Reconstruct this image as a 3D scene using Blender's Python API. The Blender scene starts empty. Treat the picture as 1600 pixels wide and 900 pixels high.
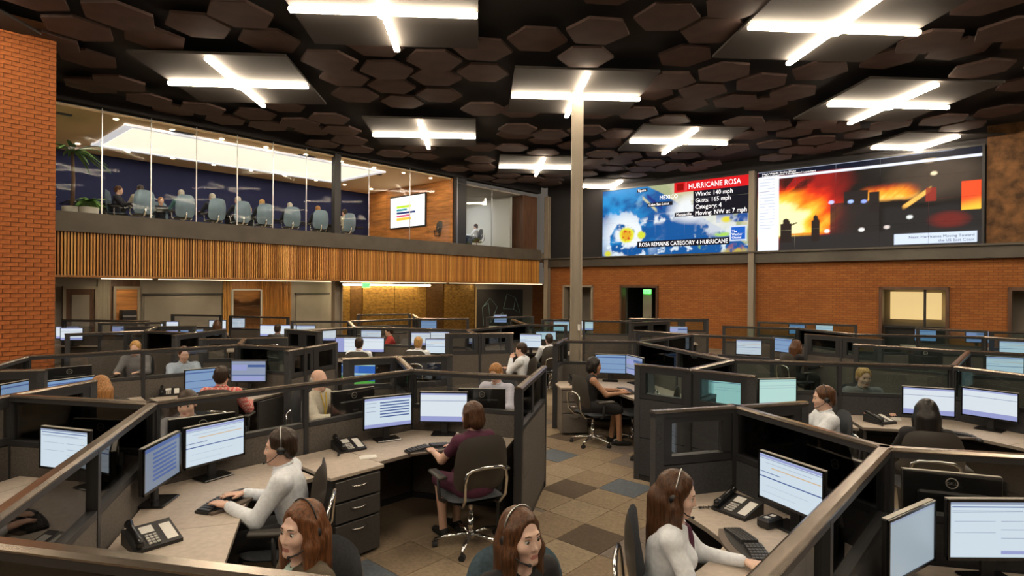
import bpy, math, random
import numpy as np
from mathutils import Vector, Matrix
rnd = random.Random(7)
nrg = np.random.default_rng(11)
scene = bpy.context.scene
COL = scene.collection
PI = math.pi
def R(d): return math.radians(d)

# ------------------------------------------------------------------ camera
EYE = 2.27                      # camera height above the office floor (m)
cam_d = bpy.data.cameras.new('camera'); cam_o = bpy.data.objects.new('camera', cam_d); COL.objects.link(cam_o)
cam_d.sensor_fit = 'HORIZONTAL'; cam_d.sensor_width = 36.0; cam_d.lens = 36.0 * 909.0 / 1600.0
cam_d.clip_start = .05; cam_d.clip_end = 200
_p, _r = math.atan(-2.0 / 909.0), 0.0075
_f = Vector((0, math.cos(_p), math.sin(_p))); _x = Vector((1, 0, 0)); _u = _x.cross(_f)
_x2 = _x * math.cos(_r) + _u * math.sin(_r); _u2 = _u * math.cos(_r) - _x * math.sin(_r)
_m = Matrix((_x2, _u2, -_f)).transposed().to_4x4(); _m.translation = Vector((0, 0, EYE))
cam_o.matrix_world = _m
scene.camera = cam_o

# ------------------------------------------------------------------ world, exposure
world = bpy.data.worlds.new('world'); scene.world = world; world.use_nodes = True
_bg = world.node_tree.nodes['Background']; _bg.inputs[0].default_value = (1.0, .86, .72, 1); _bg.inputs[1].default_value = .06
scene.view_settings.view_transform = 'Standard'; scene.view_settings.look = 'None'
scene.view_settings.gamma = 1.0; scene.view_settings.use_curve_mapping = False
scene.view_settings.exposure = .78
LIGHT_BAR = 33.0                # emission of the ceiling light bars
try:
    scene.cycles.max_bounces = 8; scene.cycles.transparent_max_bounces = 24; scene.cycles.caustics_reflective = False; scene.cycles.caustics_refractive = False
    scene.cycles.sample_clamp_indirect = 4.0
except Exception: pass

# ------------------------------------------------------------------ room frame: u runs along the balcony, v towards it
TH = R(48.16); CT, ST = math.cos(TH), math.sin(TH)
def W(u, v, z=0.0): return (u * CT - v * ST, u * ST + v * CT, z)

# ------------------------------------------------------------------ materials
MATS = {}
def mat(name, col=(.5, .5, .5), rough=.5, metal=0.0, spec=.5, emit=None, strength=1.0, noise=None, bump=None, coat=0.0):
    """noise = (scale, amount, stretch xyz); bump = (scale, strength)"""
    if name in MATS: return MATS[name]
    m = bpy.data.materials.new(name); m.use_nodes = True; nt = m.node_tree; b = nt.nodes['Principled BSDF']
    b.inputs['Base Color'].default_value = (*col, 1); b.inputs['Roughness'].default_value = rough; b.inputs['Metallic'].default_value = metal
    b.inputs['Specular IOR Level'].default_value = spec
    if coat: b.inputs['Coat Weight'].default_value = coat; b.inputs['Coat Roughness'].default_value = .15
    if emit is not None:
        b.inputs['Emission Color'].default_value = (*emit, 1); b.inputs['Emission Strength'].default_value = strength
    if noise or bump:
        tc = nt.nodes.new('ShaderNodeTexCoord')
    if noise:
        sc, amt, st = noise
        mp = nt.nodes.new('ShaderNodeMapping'); mp.inputs['Scale'].default_value = st
        nz = nt.nodes.new('ShaderNodeTexNoise'); nz.inputs['Scale'].default_value = sc; nz.inputs['Detail'].default_value = 5
        rp = nt.nodes.new('ShaderNodeValToRGB')
        rp.color_ramp.elements[0].position = .3; rp.color_ramp.elements[1].position = .7
        rp.color_ramp.elements[0].color = (*[max(0, c * (1 - amt)) for c in col], 1); rp.color_ramp.elements[1].color = (*[min(1, c * (1 + amt)) for c in col], 1)
        nt.links.new(tc.outputs['Object'], mp.inputs['Vector']); nt.links.new(mp.outputs[0], nz.inputs['Vector'])
        nt.links.new(nz.outputs[0], rp.inputs[0]); nt.links.new(rp.outputs[0], b.inputs['Base Color'])
    if bump:
        n2 = nt.nodes.new('ShaderNodeTexNoise'); n2.inputs['Scale'].default_value = bump[0]; n2.inputs['Detail'].default_value = 3
        bp = nt.nodes.new('ShaderNodeBump'); bp.inputs['Strength'].default_value = bump[1]; bp.inputs['Distance'].default_value = .01
        nt.links.new(tc.outputs['Object'], n2.inputs['Vector']); nt.links.new(n2.outputs[0], bp.inputs['Height']); nt.links.new(bp.outputs[0], b.inputs['Normal'])
    MATS[name] = m; return m

def glass_mat(name, tint=(1, 1, 1), refl=1.0, rough=.01):
    if name in MATS: return MATS[name]
    m = bpy.data.materials.new(name); m.use_nodes = True; nt = m.node_tree
    for n in list(nt.nodes):
        if n.type != 'OUTPUT_MATERIAL': nt.nodes.remove(n)
    out = [n for n in nt.nodes if n.type == 'OUTPUT_MATERIAL'][0]
    tr = nt.nodes.new('ShaderNodeBsdfTransparent'); tr.inputs[0].default_value = (*tint, 1)
    gl = nt.nodes.new('ShaderNodeBsdfGlossy'); gl.inputs['Roughness'].default_value = rough
    fr = nt.nodes.new('ShaderNodeFresnel'); fr.inputs[0].default_value = 1.5
    mu = nt.nodes.new('ShaderNodeMath'); mu.operation = 'MULTIPLY'; mu.inputs[1].default_value = refl; mu.use_clamp = True
    mx = nt.nodes.new('ShaderNodeMixShader')
    nt.links.new(fr.outputs[0], mu.inputs[0]); nt.links.new(mu.outputs[0], mx.inputs[0]); nt.links.new(tr.outputs[0], mx.inputs[1]); nt.links.new(gl.outputs[0], mx.inputs[2])
    nt.links.new(mx.outputs[0], out.inputs[0]); MATS[name] = m; return m

def brick_mat(name, c1, c2, mortar, bw=.21, bh=.075, ms=.006):
    m = bpy.data.materials.new(name); m.use_nodes = True; nt = m.node_tree; b = nt.nodes['Principled BSDF']; b.inputs['Roughness'].default_value = .85
    uv = nt.nodes.new('ShaderNodeUVMap'); br = nt.nodes.new('ShaderNodeTexBrick')
    br.inputs['Color1'].default_value = (*c1, 1); br.inputs['Color2'].default_value = (*c2, 1); br.inputs['Mortar'].default_value = (*mortar, 1)
    br.inputs['Scale'].default_value = 1.0; br.inputs['Brick Width'].default_value = bw; br.inputs['Row Height'].default_value = bh
    br.inputs['Mortar Size'].default_value = ms; br.inputs['Bias'].default_value = -.1
    nz = nt.nodes.new('ShaderNodeTexNoise'); nz.inputs['Scale'].default_value = .7; nz.inputs['Detail'].default_value = 6
    mx = nt.nodes.new('ShaderNodeMix'); mx.data_type = 'RGBA'; mx.blend_type = 'MULTIPLY'; mx.inputs[0].default_value = .45
    nt.links.new(uv.outputs[0], br.inputs['Vector']); nt.links.new(uv.outputs[0], nz.inputs['Vector'])
    rp = nt.nodes.new('ShaderNodeValToRGB'); rp.color_ramp.elements[0].position = .3; rp.color_ramp.elements[1].position = .7; rp.color_ramp.elements[0].color = (.6, .6, .6, 1)
    nt.links.new(nz.outputs[0], rp.inputs[0]); nt.links.new(br.outputs['Color'], mx.inputs[6]); nt.links.new(rp.outputs[0], mx.inputs[7])
    nt.links.new(mx.outputs[2], b.inputs['Base Color'])
    bp = nt.nodes.new('ShaderNodeBump'); bp.inputs['Strength'].default_value = .6; bp.inputs['Distance'].default_value = .01; bp.invert = True
    nt.links.new(br.outputs['Fac'], bp.inputs['Height']); nt.links.new(bp.outputs[0], b.inputs['Normal'])
    MATS[name] = m; return m

def attr_emit_mat(name, strength):
    m = bpy.data.materials.new(name); m.use_nodes = True; nt = m.node_tree; b = nt.nodes['Principled BSDF']
    b.inputs['Base Color'].default_value = (.004, .004, .004, 1); b.inputs['Roughness'].default_value = .5; b.inputs['Specular IOR Level'].default_value = .08
    a = nt.nodes.new('ShaderNodeVertexColor'); a.layer_name = 'picture'
    nt.links.new(a.outputs[0], b.inputs['Emission Color']); b.inputs['Emission Strength'].default_value = strength
    MATS[name] = m; return m

mat('rail', (.20, .165, .135), .22, .75, noise=(3, .12, (1, 1, 1)))
mat('frame', (.028, .029, .032), .45)
mat('fabric', (.105, .092, .080), .9, noise=(60, .25, (1, 1, 1)), bump=(220, .3))
mat('fabric_dark', (.045, .046, .05), .85, noise=(60, .25, (1, 1, 1)), bump=(220, .3))
mat('black', (.012, .012, .013), .45)
mat('black_gloss', (.01, .01, .011), .18)
mat('rubber', (.015, .015, .016), .75)
mat('chrome', (.72, .71, .69), .16, 1.0)
mat('steel', (.5, .5, .49), .3, 1.0)
mat('desk', (.47, .40, .335), .5, noise=(25, .10, (1, 1, 1)))
mat('desk_edge', (.21, .18, .15), .6)
mat('pedestal', (.055, .052, .05), .5, noise=(40, .15, (1, 1, 1)))
mat('pedestal_brown', (.17, .15, .13), .5, noise=(40, .12, (1, 1, 1)))
mat('chair_fabric', (.05, .056, .066), .9, noise=(80, .3, (1, 1, 1)), bump=(300, .3))
mat('chair_shell', (.05, .045, .038), .45)
mat('chair_blue', (.12, .19, .24), .75, noise=(60, .2, (1, 1, 1)))
mat('edge_grey', (.46, .43, .39), .4)
mat('paper', (.75, .74, .70), .8)
mat('key', (.05, .05, .052), .4)
mat('white_plastic', (.7, .69, .66), .4)
glass_mat('glass', (.93, .94, .94), 1.0)
glass_mat('glass_clear', (.97, .98, .98), .06)
glass_mat('glass_teal', (.76, .86, .86), 1.0)

def hair_mat(name, c):
    m = bpy.data.materials.new(name); m.use_nodes = True; nt = m.node_tree; b = nt.nodes['Principled BSDF']; b.inputs['Roughness'].default_value = .38; b.inputs['Specular IOR Level'].default_value = .35
    tc = nt.nodes.new('ShaderNodeTexCoord'); mp = nt.nodes.new('ShaderNodeMapping'); mp.inputs['Scale'].default_value = (1, 1, .07)
    nz = nt.nodes.new('ShaderNodeTexNoise'); nz.inputs['Scale'].default_value = 130; nz.inputs['Detail'].default_value = 4; nz.inputs['Distortion'].default_value = .4
    rp = nt.nodes.new('ShaderNodeValToRGB'); rp.color_ramp.elements[0].position = .32; rp.color_ramp.elements[1].position = .70
    rp.color_ramp.elements[0].color = (*[k * .45 for k in c], 1); rp.color_ramp.elements[1].color = (*[min(1, k * 1.7) for k in c], 1)
    bp = nt.nodes.new('ShaderNodeBump'); bp.inputs['Strength'].default_value = .35; bp.inputs['Distance'].default_value = .004
    nt.links.new(tc.outputs['Object'], mp.inputs['Vector']); nt.links.new(mp.outputs[0], nz.inputs['Vector']); nt.links.new(nz.outputs[0], rp.inputs[0]); nt.links.new(rp.outputs[0], b.inputs['Base Color']); nt.links.new(nz.outputs[0], bp.inputs['Height']); nt.links.new(bp.outputs[0], b.inputs['Normal'])
    MATS[name] = m; return m
# ------------------------------------------------------------------ mesh helpers
class MB:
    def __init__(s): s.v = []; s.f = []; s.m = []
    def add(s, vs, fs, m=0):
        o = len(s.v); s.v += [tuple(p) for p in vs]; s.f += [tuple(i + o for i in f) for f in fs]; s.m += [m] * len(fs); return s
    def box(s, c, d, rz=0.0, m=0, bev=0.0):
        x, y, z = d[0] / 2, d[1] / 2, d[2] / 2; ca, sa = math.cos(rz), math.sin(rz)
        def T(p): return (c[0] + p[0] * ca - p[1] * sa, c[1] + p[0] * sa + p[1] * ca, c[2] + p[2])
        if bev <= 0:
            vs = [(-x, -y, -z), (x, -y, -z), (x, y, -z), (-x, y, -z), (-x, -y, z), (x, -y, z), (x, y, z), (-x, y, z)]
            return s.add([T(p) for p in vs], [(0, 3, 2, 1), (4, 5, 6, 7), (0, 1, 5, 4), (1, 2, 6, 5), (2, 3, 7, 6), (3, 0, 4, 7)], m)
        b = bev; pts = []
        for zz, k in ((-z, b), (-z + b, 0), (z - b, 0), (z, b)):
            xx, yy = x - k, y - k
            pts += [(-xx, -yy + (b - k), zz), (-xx + (b - k), -yy, zz), (xx - (b - k), -yy, zz), (xx, -yy + (b - k), zz), (xx, yy - (b - k), zz), (xx - (b - k), yy, zz), (-xx + (b - k), yy, zz), (-xx, yy - (b - k), zz)]
        fs = [tuple(reversed(range(8))), tuple(range(24, 32))]
        for l in range(3):
            for i in range(8):
                j = (i + 1) % 8; fs.append((l * 8 + i, l * 8 + j, l * 8 + 8 + j, l * 8 + 8 + i))
        return s.add([T(p) for p in pts], fs, m)
    def prism(s, poly, z0, z1, m=0, mtop=None):
        n = len(poly); vs = [(p[0], p[1], z0) for p in poly] + [(p[0], p[1], z1) for p in poly]
        s.add(vs, [tuple(reversed(range(n)))] + [(i, (i + 1) % n, n + (i + 1) % n, n + i) for i in range(n)], m)
        o = len(s.v) - 2 * n; s.f.append(tuple(range(o + n, o + 2 * n))); s.m.append(m if mtop is None else mtop); return s
    def tube(s, pts, r, n=8, m=0, cap=True):
        pts = [Vector(p) for p in pts]; rs = r if isinstance(r, (list, tuple)) else [r] * len(pts); up = None; vs = []
        for i, p in enumerate(pts):
            t = (pts[min(i + 1, len(pts) - 1)] - pts[max(i - 1, 0)]).normalized()
            if up is None: up = t.orthogonal().normalized()
            else:
                up = (up - t * up.dot(t)); up = up.normalized() if up.length > 1e-6 else t.orthogonal().normalized()
            b = t.cross(up)
            vs += [tuple(p + (up * math.cos(2 * PI * k / n) + b * math.sin(2 * PI * k / n)) * rs[i]) for k in range(n)]
        fs = []
        for i in range(len(pts) - 1):
            for k in range(n):
                j = (k + 1) % n; fs.append((i * n + k, i * n + j, i * n + n + j, i * n + n + k))
        if cap: fs += [tuple(reversed(range(n))), tuple(range((len(pts) - 1) * n, len(pts) * n))]
        return s.add(vs, fs, m)
    def lathe(s, prof, c=(0, 0, 0), n=16, m=0):
        vs = []; 
        for r, z in prof: vs += [(c[0] + r * math.cos(2 * PI * k / n), c[1] + r * math.sin(2 * PI * k / n), c[2] + z) for k in range(n)]
        fs = []
        for i in range(len(prof) - 1):
            for k in range(n):
                j = (k + 1) % n; fs.append((i * n + k, i * n + j, i * n + n + j, i * n + n + k))
        fs += [tuple(reversed(range(n))), tuple(range((len(prof) - 1) * n, len(prof) * n))]
        return s.add(vs, fs, m)
    def grid(s, P, m=0, closed=False):
        """P: rows x cols of points"""
        r, c = len(P), len(P[0]); vs = [q for row in P for q in row]; fs = []
        for i in range(r - 1):
            for j in range(c - (0 if closed else 1)):
                k = (j + 1) % c; fs.append((i * c + j, i * c + k, i * c + c + k, i * c + c + j))
        return s.add(vs, fs, m)
    def mesh(s, name, mats, smooth=False, uv=False):
        me = bpy.data.meshes.new(name); me.from_pydata(s.v, [], s.f)
        for m in (mats if isinstance(mats, (list, tuple)) else [mats]): me.materials.append(MATS[m] if isinstance(m, str) else m)
        me.polygons.foreach_set('material_index', s.m)
        if smooth: me.polygons.foreach_set('use_smooth', [True] * len(s.f))
        if uv:
            l = me.uv_layers.new(name='UVMap')
            for p in me.polygons:
                nx, ny, nz = (abs(c) for c in p.normal)
                for li in p.loop_indices:
                    co = me.vertices[me.loops[li].vertex_index].co
                    l.data[li].uv = (co.x, co.y) if nz > max(nx, ny) else ((co.y, co.z) if nx > ny else (co.x, co.z))
        me.update(); return me
    def build(s, name, mats, parent=None, smooth=False, uv=False, loc=None, rz=None):
        return put(name, s.mesh(name, mats, smooth, uv), parent, loc, rz)

def put(name, me, parent=None, loc=None, rz=None):
    o = bpy.data.objects.new(name, me); COL.objects.link(o)
    if parent is not None: o.parent = parent
    if loc is not None: o.location = (loc[0], loc[1], loc[2] if len(loc) > 2 else 0.0)
    if rz is not None: o.rotation_euler = (0, 0, rz)
    return o
def tag(o, label, cat, group=None):
    o['label'] = label; o['category'] = cat
    if group: o['group'] = group
    return o
def thing(name, label, cat, loc=(0, 0, 0), rz=0.0, group=None):
    o = bpy.data.objects.new(name, None); COL.objects.link(o); o.empty_display_size = .1
    o.location = loc; o.rotation_euler = (0, 0, rz); return tag(o, label, cat, group)
def struct(name, o, label=None):
    o['kind'] = 'structure'
    if label: o['label'] = label
    return o
def room(name, mb, mats, uv=True, smooth=False, parent=None):
    """a piece of the room built in (u, v, z)"""
    if parent is not None: return mb.build(name, mats, parent, smooth, uv)
    o = mb.build(name, mats, None, smooth, uv, rz=TH); o['kind'] = 'structure'; return o
_TXT = {}
def text_mesh(txt, size, m, extrude=.001, align='LEFT'):
    key = (txt, size, m, align)
    if key in _TXT: return _TXT[key]
    c = bpy.data.curves.new('lettering', 'FONT'); c.body = txt; c.size = size; c.extrude = extrude; c.align_x = align; c.align_y = 'BOTTOM_BASELINE'; c.resolution_u = 2
    o = bpy.data.objects.new('lettering_tmp', c); COL.objects.link(o); bpy.context.view_layer.update()
    me = bpy.data.meshes.new_from_object(o.evaluated_get(bpy.context.evaluated_depsgraph_get())); bpy.data.objects.remove(o); me.name = 'lettering'
    me.materials.clear(); me.materials.append(MATS[m]); _TXT[key] = me; return me
def ordinal(i): return ['first', 'second', 'third', 'fourth', 'fifth', 'sixth', 'seventh', 'eighth', 'ninth', 'tenth', 'eleventh', 'twelfth', 'thirteenth', 'fourteenth', 'fifteenth', 'sixteenth', 'seventeenth', 'eighteenth', 'nineteenth', 'twentieth'][i]

# ================================================================== STRUCTURE
UW = 21.4      # screen wall plane
VB = 17.0      # balcony front plane
ZC = 6.95      # black ceiling slab
Z0, Z1, Z2, Z3 = 2.42, 3.50, 3.97, 6.58   # slat bottom, slat top, glass bottom, glass top
brick_mat('brick', (.42, .150, .034), (.33, .105, .022), (.20, .075, .022))
mat('brick_piece', (.37, .110, .025), .85, noise=(9, .35, (1, 1, 1)))
mat('mortar', (.15, .06, .025), .95)
mat('ceiling_black', (.012, .010, .010), .9)
mat('hex', (.075, .044, .036), .85, noise=(2.5, .18, (1, 1, 1)))
mat('hex_edge', (.10, .06, .05), .85)
mat('light_plate', (.032, .027, .023), .85)
mat('light_bar', (1, .9, .75), .4, emit=(1.0, .83, .62), strength=LIGHT_BAR)
mat('light_hub', (1, .9, .75), .4, emit=(1.0, .86, .66), strength=LIGHT_BAR * 1.2)
mat('beam', (.095, .085, .070), .5, .3, noise=(1.2, .2, (1, 1, 1)))
mat('column_steel', (.33, .285, .225), .5, .2, noise=(1.5, .15, (1, 1, .2)))
mat('column_dark', (.05, .048, .045), .5)
mat('fascia', (.085, .07, .052), .6, noise=(2, .2, (1, 1, 1)))
mat('slat_a', (.52, .23, .045), .5, noise=(3, .35, (6, 6, .6)))
mat('slat_b', (.36, .15, .035), .5, noise=(3, .35, (6, 6, .6)))
mat('slat_c', (.64, .33, .08), .5, noise=(3, .3, (6, 6, .6)))
mat('slat_back', (.03, .015, .008), .8)
mat('wood_wall', (.52, .22, .065), .45, noise=(2.2, .4, (.6, .6, 5)))
mat('wood_door', (.11, .05, .025), .45, noise=(2.2, .35, (6, 6, .6)))
mat('gold_dark', (.15, .075, .02), .42, .5, noise=(6, .3, (1, 1, 2)), bump=(9, .6))
mat('gold', (.33, .185, .042), .38, .6, noise=(6, .45, (1, 1, 2)), bump=(9, .8))
mat('cork', (.16, .075, .026), .8, noise=(4, .6, (1, 1, 1)), bump=(20, .4))
mat('plaster', (.36, .32, .25), .8)
mat('plaster_grey', (.30, .27, .23), .75, noise=(1, .15, (1, 1, 1)))
mat('plaster_white', (.62, .62, .58), .8)
mat('balcony_ceiling', (.74, .54, .31), .75)
mat('blue_wall', (.003, .008, .06), .8)
mat('dark_wall', (.02, .018, .02), .7)
mat('cove', (1, 1, 1), .5, emit=(1.0, .93, .74), strength=.56)
mat('office_light', (1, 1, 1), .5, emit=(1.0, .97, .92), strength=14.0)
mat('cove_edge', (1, 1, 1), .5, emit=(.86, .88, 1.0), strength=.30)
mat('downlight', (1, 1, 1), .5, emit=(1.0, .80, .52), strength=260.0)
mat('strip', (1, 1, 1), .5, emit=(1.0, .78, .45), strength=28.0)
mat('balcony_carpet', (.55, .48, .38), .9)
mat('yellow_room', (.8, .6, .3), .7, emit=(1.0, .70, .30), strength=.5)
mat('exit_green', (0, .3, .05), .5, emit=(.10, 1.0, .12), strength=2.5)
mat('corridor_fill', (1, 1, 1), .5, emit=(.8, 1.0, .7), strength=7.0)
mat('under_strip', (1, 1, 1), .5, emit=(1.0, .76, .44), strength=2.2)
mat('glass_frame', (.012, .012, .013), .4)

# ---- floor with carpet tiles
TS = .457
cm = bpy.data.materials.new('carpet'); cm.use_nodes = True; nt = cm.node_tree; b = nt.nodes['Principled BSDF']; b.inputs['Roughness'].default_value = .95
uvn = nt.nodes.new('ShaderNodeUVMap'); dv = nt.nodes.new('ShaderNodeVectorMath'); dv.operation = 'SCALE'; dv.inputs['Scale'].default_value = 1 / TS
fl = nt.nodes.new('ShaderNodeVectorMath'); fl.operation = 'FLOOR'; wn = nt.nodes.new('ShaderNodeTexWhiteNoise'); rp = nt.nodes.new('ShaderNodeValToRGB'); rp.color_ramp.interpolation = 'CONSTANT'
nt.links.new(uvn.outputs[0], dv.inputs[0]); nt.links.new(dv.outputs[0], fl.inputs[0]); nt.links.new(fl.outputs[0], wn.inputs['Vector']); nt.links.new(wn.outputs['Value'], rp.inputs[0]); nt.links.new(rp.outputs[0], b.inputs['Base Color'])
TILE_COL = [(.27, .205, .135), (.235, .175, .115), (.30, .235, .16), (.095, .068, .046), (.105, .125, .15), (.19, .155, .13)]
_e = rp.color_ramp.elements; _e[0].color = (*TILE_COL[0], 1); _e[1].position = .32; _e[1].color = (*TILE_COL[1], 1)
for _pos, _c in ((.60, 2), (.87, 3), (.91, 4), (.94, 5)):
    _n = _e.new(_pos); _n.color = (*TILE_COL[_c], 1)
MATS['carpet'] = cm
for i, c in enumerate(TILE_COL): mat('tile%d' % i, c, .95, noise=(30, .18, (1, 1, 1)), bump=(400, .4))
floor = room('floor', MB().box((8, 6, -.1), (44, 40, .2)), 'carpet')
tile_me = {}
for i in range(6): tile_me[i] = MB().box((0, 0, .003), (TS - .006, TS - .006, .006), 0, 0).mesh('carpet_tile', 'tile%d' % i)
T0 = (0.665, 6.539, 0.000)
tu0 = T0[0] * CT + T0[1] * ST; tv0 = -T0[0] * ST + T0[1] * CT
known = [(T0, 3), ((0.749, 5.192, 0.000), 3), ((1.492, 6.599, 0.000), 4), ((0.647, 7.948, 0.000), 4), ((1.390, 7.560, 0.000), 5), ((0.144, 4.613, 0.000), 0), ((1.283, 8.218, 0.000), 5), ((-1.216, 4.666, 0.000), 4), ((0.809, 8.990, 0.000), 3), ((0.295, 5.863, 0.000), 2)]
kmap = {}
for q, c in known: kmap[(round((q[0] * CT + q[1] * ST - tu0) / TS), round((-q[0] * ST + q[1] * CT - tv0) / TS))] = c
for i in range(-14, 26):
    for j in range(-26, 20):
        u, v = tu0 + i * TS, tv0 + j * TS; x, y, _ = W(u, v)
        ok = (.35 < x < 1.95 and 4.1 < y < 12.6) or (-1.5 < x < .5 and 4.2 < y < 5.4) or (-.2 < x < 1.2 and 3.6 < y < 5.0) or (.3 < x < 2.3 and 6 < y < 9.6)
        if not ok: continue
        c = kmap.get((i, j)); 
        if c is None: c = rnd.choices(range(6), (32, 28, 28, 2, 4, 6))[0]
        put('carpet_tile', tile_me[c], floor, (u, v, 0))

# ---- ceiling: black slab, hexagonal acoustic panels, cross lights
ceiling = room('ceiling', MB().box((4, 2.6, ZC + .1), (35.2, 29.4, .2)), 'ceiling_black')
GU, GV = [5.33 + 5.28 * k for k in range(-3, 4)], [2.5 + 5.18 * k for k in range(-2, 3)]
LIGHTS = []     # (u, v, label, half)
def lt(u, v, label, half=False): LIGHTS.append((u, v, label, half))
GRP = 'cross-shaped ceiling lights'
lt(5.40, 7.55, 'cross-shaped ceiling light at the top left, cut by the picture edge')
lt(5.33, 12.63, 'cross-shaped ceiling light nearest the brick pier')
lt(10.63, 2.45, 'cross-shaped ceiling light at the top right, cut by the picture edge')
lt(10.66, 7.66, 'cross-shaped ceiling light behind the head of the free-standing column')
lt(15.85, 2.52, 'cross-shaped ceiling light above the fire picture, in front of the wall')
lt(10.62, 12.89, 'cross-shaped ceiling light in front of the balcony presentation screen')
lt(15.92, 7.75, 'cross-shaped ceiling light above the storm map')
lt(16.1, 13.14, 'cross-shaped ceiling light just left of the column, farthest along the balcony')
lt(21.25, 2.6, 'half-cross ceiling light touching the top of the fire picture', True)
lt(21.25, 13.3, 'half-cross ceiling light touching the top left of the storm map', True)
HID = [(5.33, 2.5), (0, 12.9), (0, 7.6), (0, 2.5), (5.33, -2.7), (10.6, -2.7), (15.9, -2.7), (0, -2.7), (-5.3, 2.5), (-5.3, 7.6), (-5.3, -2.7), (-5.3, 12.9)]
for (u, v) in HID: lt(u, v, 'cross-shaped ceiling light of the rows overhead and behind the viewer')
LZ = 6.5
for (u, v, lab, half) in LIGHTS:
    x, y, _ = W(u, v)
    t = thing('ceiling_light', lab, 'ceiling light', (x, y, LZ), TH + PI / 4, GRP)
    if not half:
        MB().box((0, 0, .12), (2.92, 2.92, .05)).build('mounting_panel', 'light_plate', t)
        MB().box((0, 0, .02), (2.9, .094, .07), 0, 0, .012).build('light_bar', 'light_bar', t)
        MB().box((0, 0, .02), (.094, 2.9, .072), 0, 0, .012).build('light_bar', 'light_bar', t)
        MB().lathe([(.09, -.05), (.09, .09)], (0, 0, 0), 16).build('hub', 'light_hub', t)
        MB().box((0, 0, .24), (.06, .06, .42)).build('hanger', 'column_dark', t)
    else:
        MB().prism([(-1.46, -1.40), (1.40, 1.46), (-1.46, 1.46)], .10, .15).build('mounting_panel', 'light_plate', t)
        MB().box((-.75, 0, .02), (1.45, .09, .07), 0, 0, .012).build('light_bar', 'light_bar', t)
        MB().box((0, .75, .02), (.09, 1.45, .072), 0, 0, .012).build('light_bar', 'light_bar', t)
        MB().lathe([(.11, -.05), (.11, .09)], (-.03, .03, 0), 16).build('hub', 'light_hub', t)
hex_mes = []
for k in range(3):
    r = .555 - .012 * k; poly = [(r * math.cos(PI / 3 * i), r * math.sin(PI / 3 * i)) for i in range(6)]; poly2 = [(p[0] * 1.0, p[1] * 1.0) for p in poly]
    hex_mes.append(MB().prism(poly2, 0, .05).mesh('hexagon_panel', 'hex'))
cnt = 0
ca, sa = math.cos(TH - PI / 4), math.sin(TH - PI / 4)
for i in range(-22, 23):
    for j in range(0, 27):
        a = i * .985; bq = 3.0 + j * 1.135 + (.567 if i % 2 else 0)
        x = a * ca - bq * sa; y = a * sa + bq * ca
        u, v = x * CT + y * ST, -x * ST + y * CT
        if not (u < UW - .75 and v < VB - .35 and v > -6): continue
        if y < 7.4 or abs(x) > .93 * y + .9: continue
        skip = False
        for (lu, lv, _, _h) in LIGHTS:
            dx, dy = x - W(lu, lv)[0], y - W(lu, lv)[1]; da, db = dx * ca + dy * sa, -dx * sa + dy * ca
            if abs(da) < 1.75 and abs(db) < 1.72: skip = True
        if skip or rnd.random() < .09: continue
        o = put('hexagon_panel', hex_mes[rnd.randrange(3)], ceiling, (u + rnd.uniform(-.045, .045), v + rnd.uniform(-.045, .045), 6.62 + rnd.choice((0, 0, .07, .13))), -PI / 4 + R(rnd.uniform(-7, 7))); cnt += 1
print('hexes', cnt)

# ---- screen wall (brick below, steel ledge, video walls above)
wl = MB()
OPEN = [(14.36, 16.0), (11.23, 13.0), (1.83, 3.61), (-1.2, .52)]
edges = [17.0] + [e for a, b_ in OPEN for e in (b_, a)] + [-12.0]
for k in range(0, len(edges), 2):
    hi, lo = edges[k], edges[k + 1]; wl.box((UW + .15, (hi + lo) / 2, 1.18), (.3, hi - lo, 2.36))
wl.box((UW + .15, 2.5, 2.77), (.3, 29.0, .82))
wall_back = room('wall_back', wl, 'brick')
room('wall_back_upper', MB().box((UW + .2, 9.0, 5.25), (.3, 16.0, 3.4)), 'dark_wall')
room('wall_cork', MB().box((UW + .12, -5.5, 5.25), (.3, 13.0, 3.4)), 'cork')
room('trim_1', MB().box((UW - .1, 2.5, 3.36), (.3, 29.0, .36)).box((UW - .18, 2.5, 3.56), (.36, 29.0, .06)), 'beam')
for n, (v, w, z1) in enumerate(((7.475, .2, 6.45), (16.78, .22, 6.45))):
    m_ = MB(); m_.box((UW - .32, v, z1 / 2), (.03, w, z1)).box((UW - .14, v, z1 / 2), (.03, w, z1)).box((UW - .23, v, z1 / 2), (.16, .03, z1))
    o = room('trim_%d' % (n + 2), m_, 'column_steel')
def opening_trim(n, v0, v1, m_='wood_door'):
    t = MB(); w = .09
    for v in (v0 + w / 2, v1 - w / 2): t.box((UW + .1, v, 1.18), (.36, w, 2.36))
    t.box((UW + .1, (v0 + v1) / 2, 2.315), (.36, v1 - v0, .09)); return room('door_%d' % n, t, m_)
opening_trim(1, *OPEN[0], 'column_steel'); opening_trim(2, *OPEN[1]); w3 = opening_trim(3, *OPEN[2]); opening_trim(4, *OPEN[3])
# small rooms behind the openings
def niche(name, v0, v1, depth, m_):
    t = MB(); t.box((UW + .3 + depth, (v0 + v1) / 2, 1.25), (.1, v1 - v0 + 1.6, 2.5)).box((UW + .3 + depth / 2, v1 + .75, 1.25), (depth, .1, 2.5)).box((UW + .3 + depth / 2, v0 - .75, 1.25), (depth, .1, 2.5)).box((UW + .3 + depth / 2, (v0 + v1) / 2, 2.5), (depth, v1 - v0 + 1.6, .1))
    return room(name, t, m_)
niche('wall_niche_grey', *OPEN[0], 1.2, 'plaster_grey'); niche('wall_niche_corridor', *OPEN[1], 3.0, 'dark_wall'); niche('wall_niche_office', *OPEN[2], 2.6, 'plaster'); niche('wall_niche_door', *OPEN[3], 1.0, 'plaster_grey')
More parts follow.
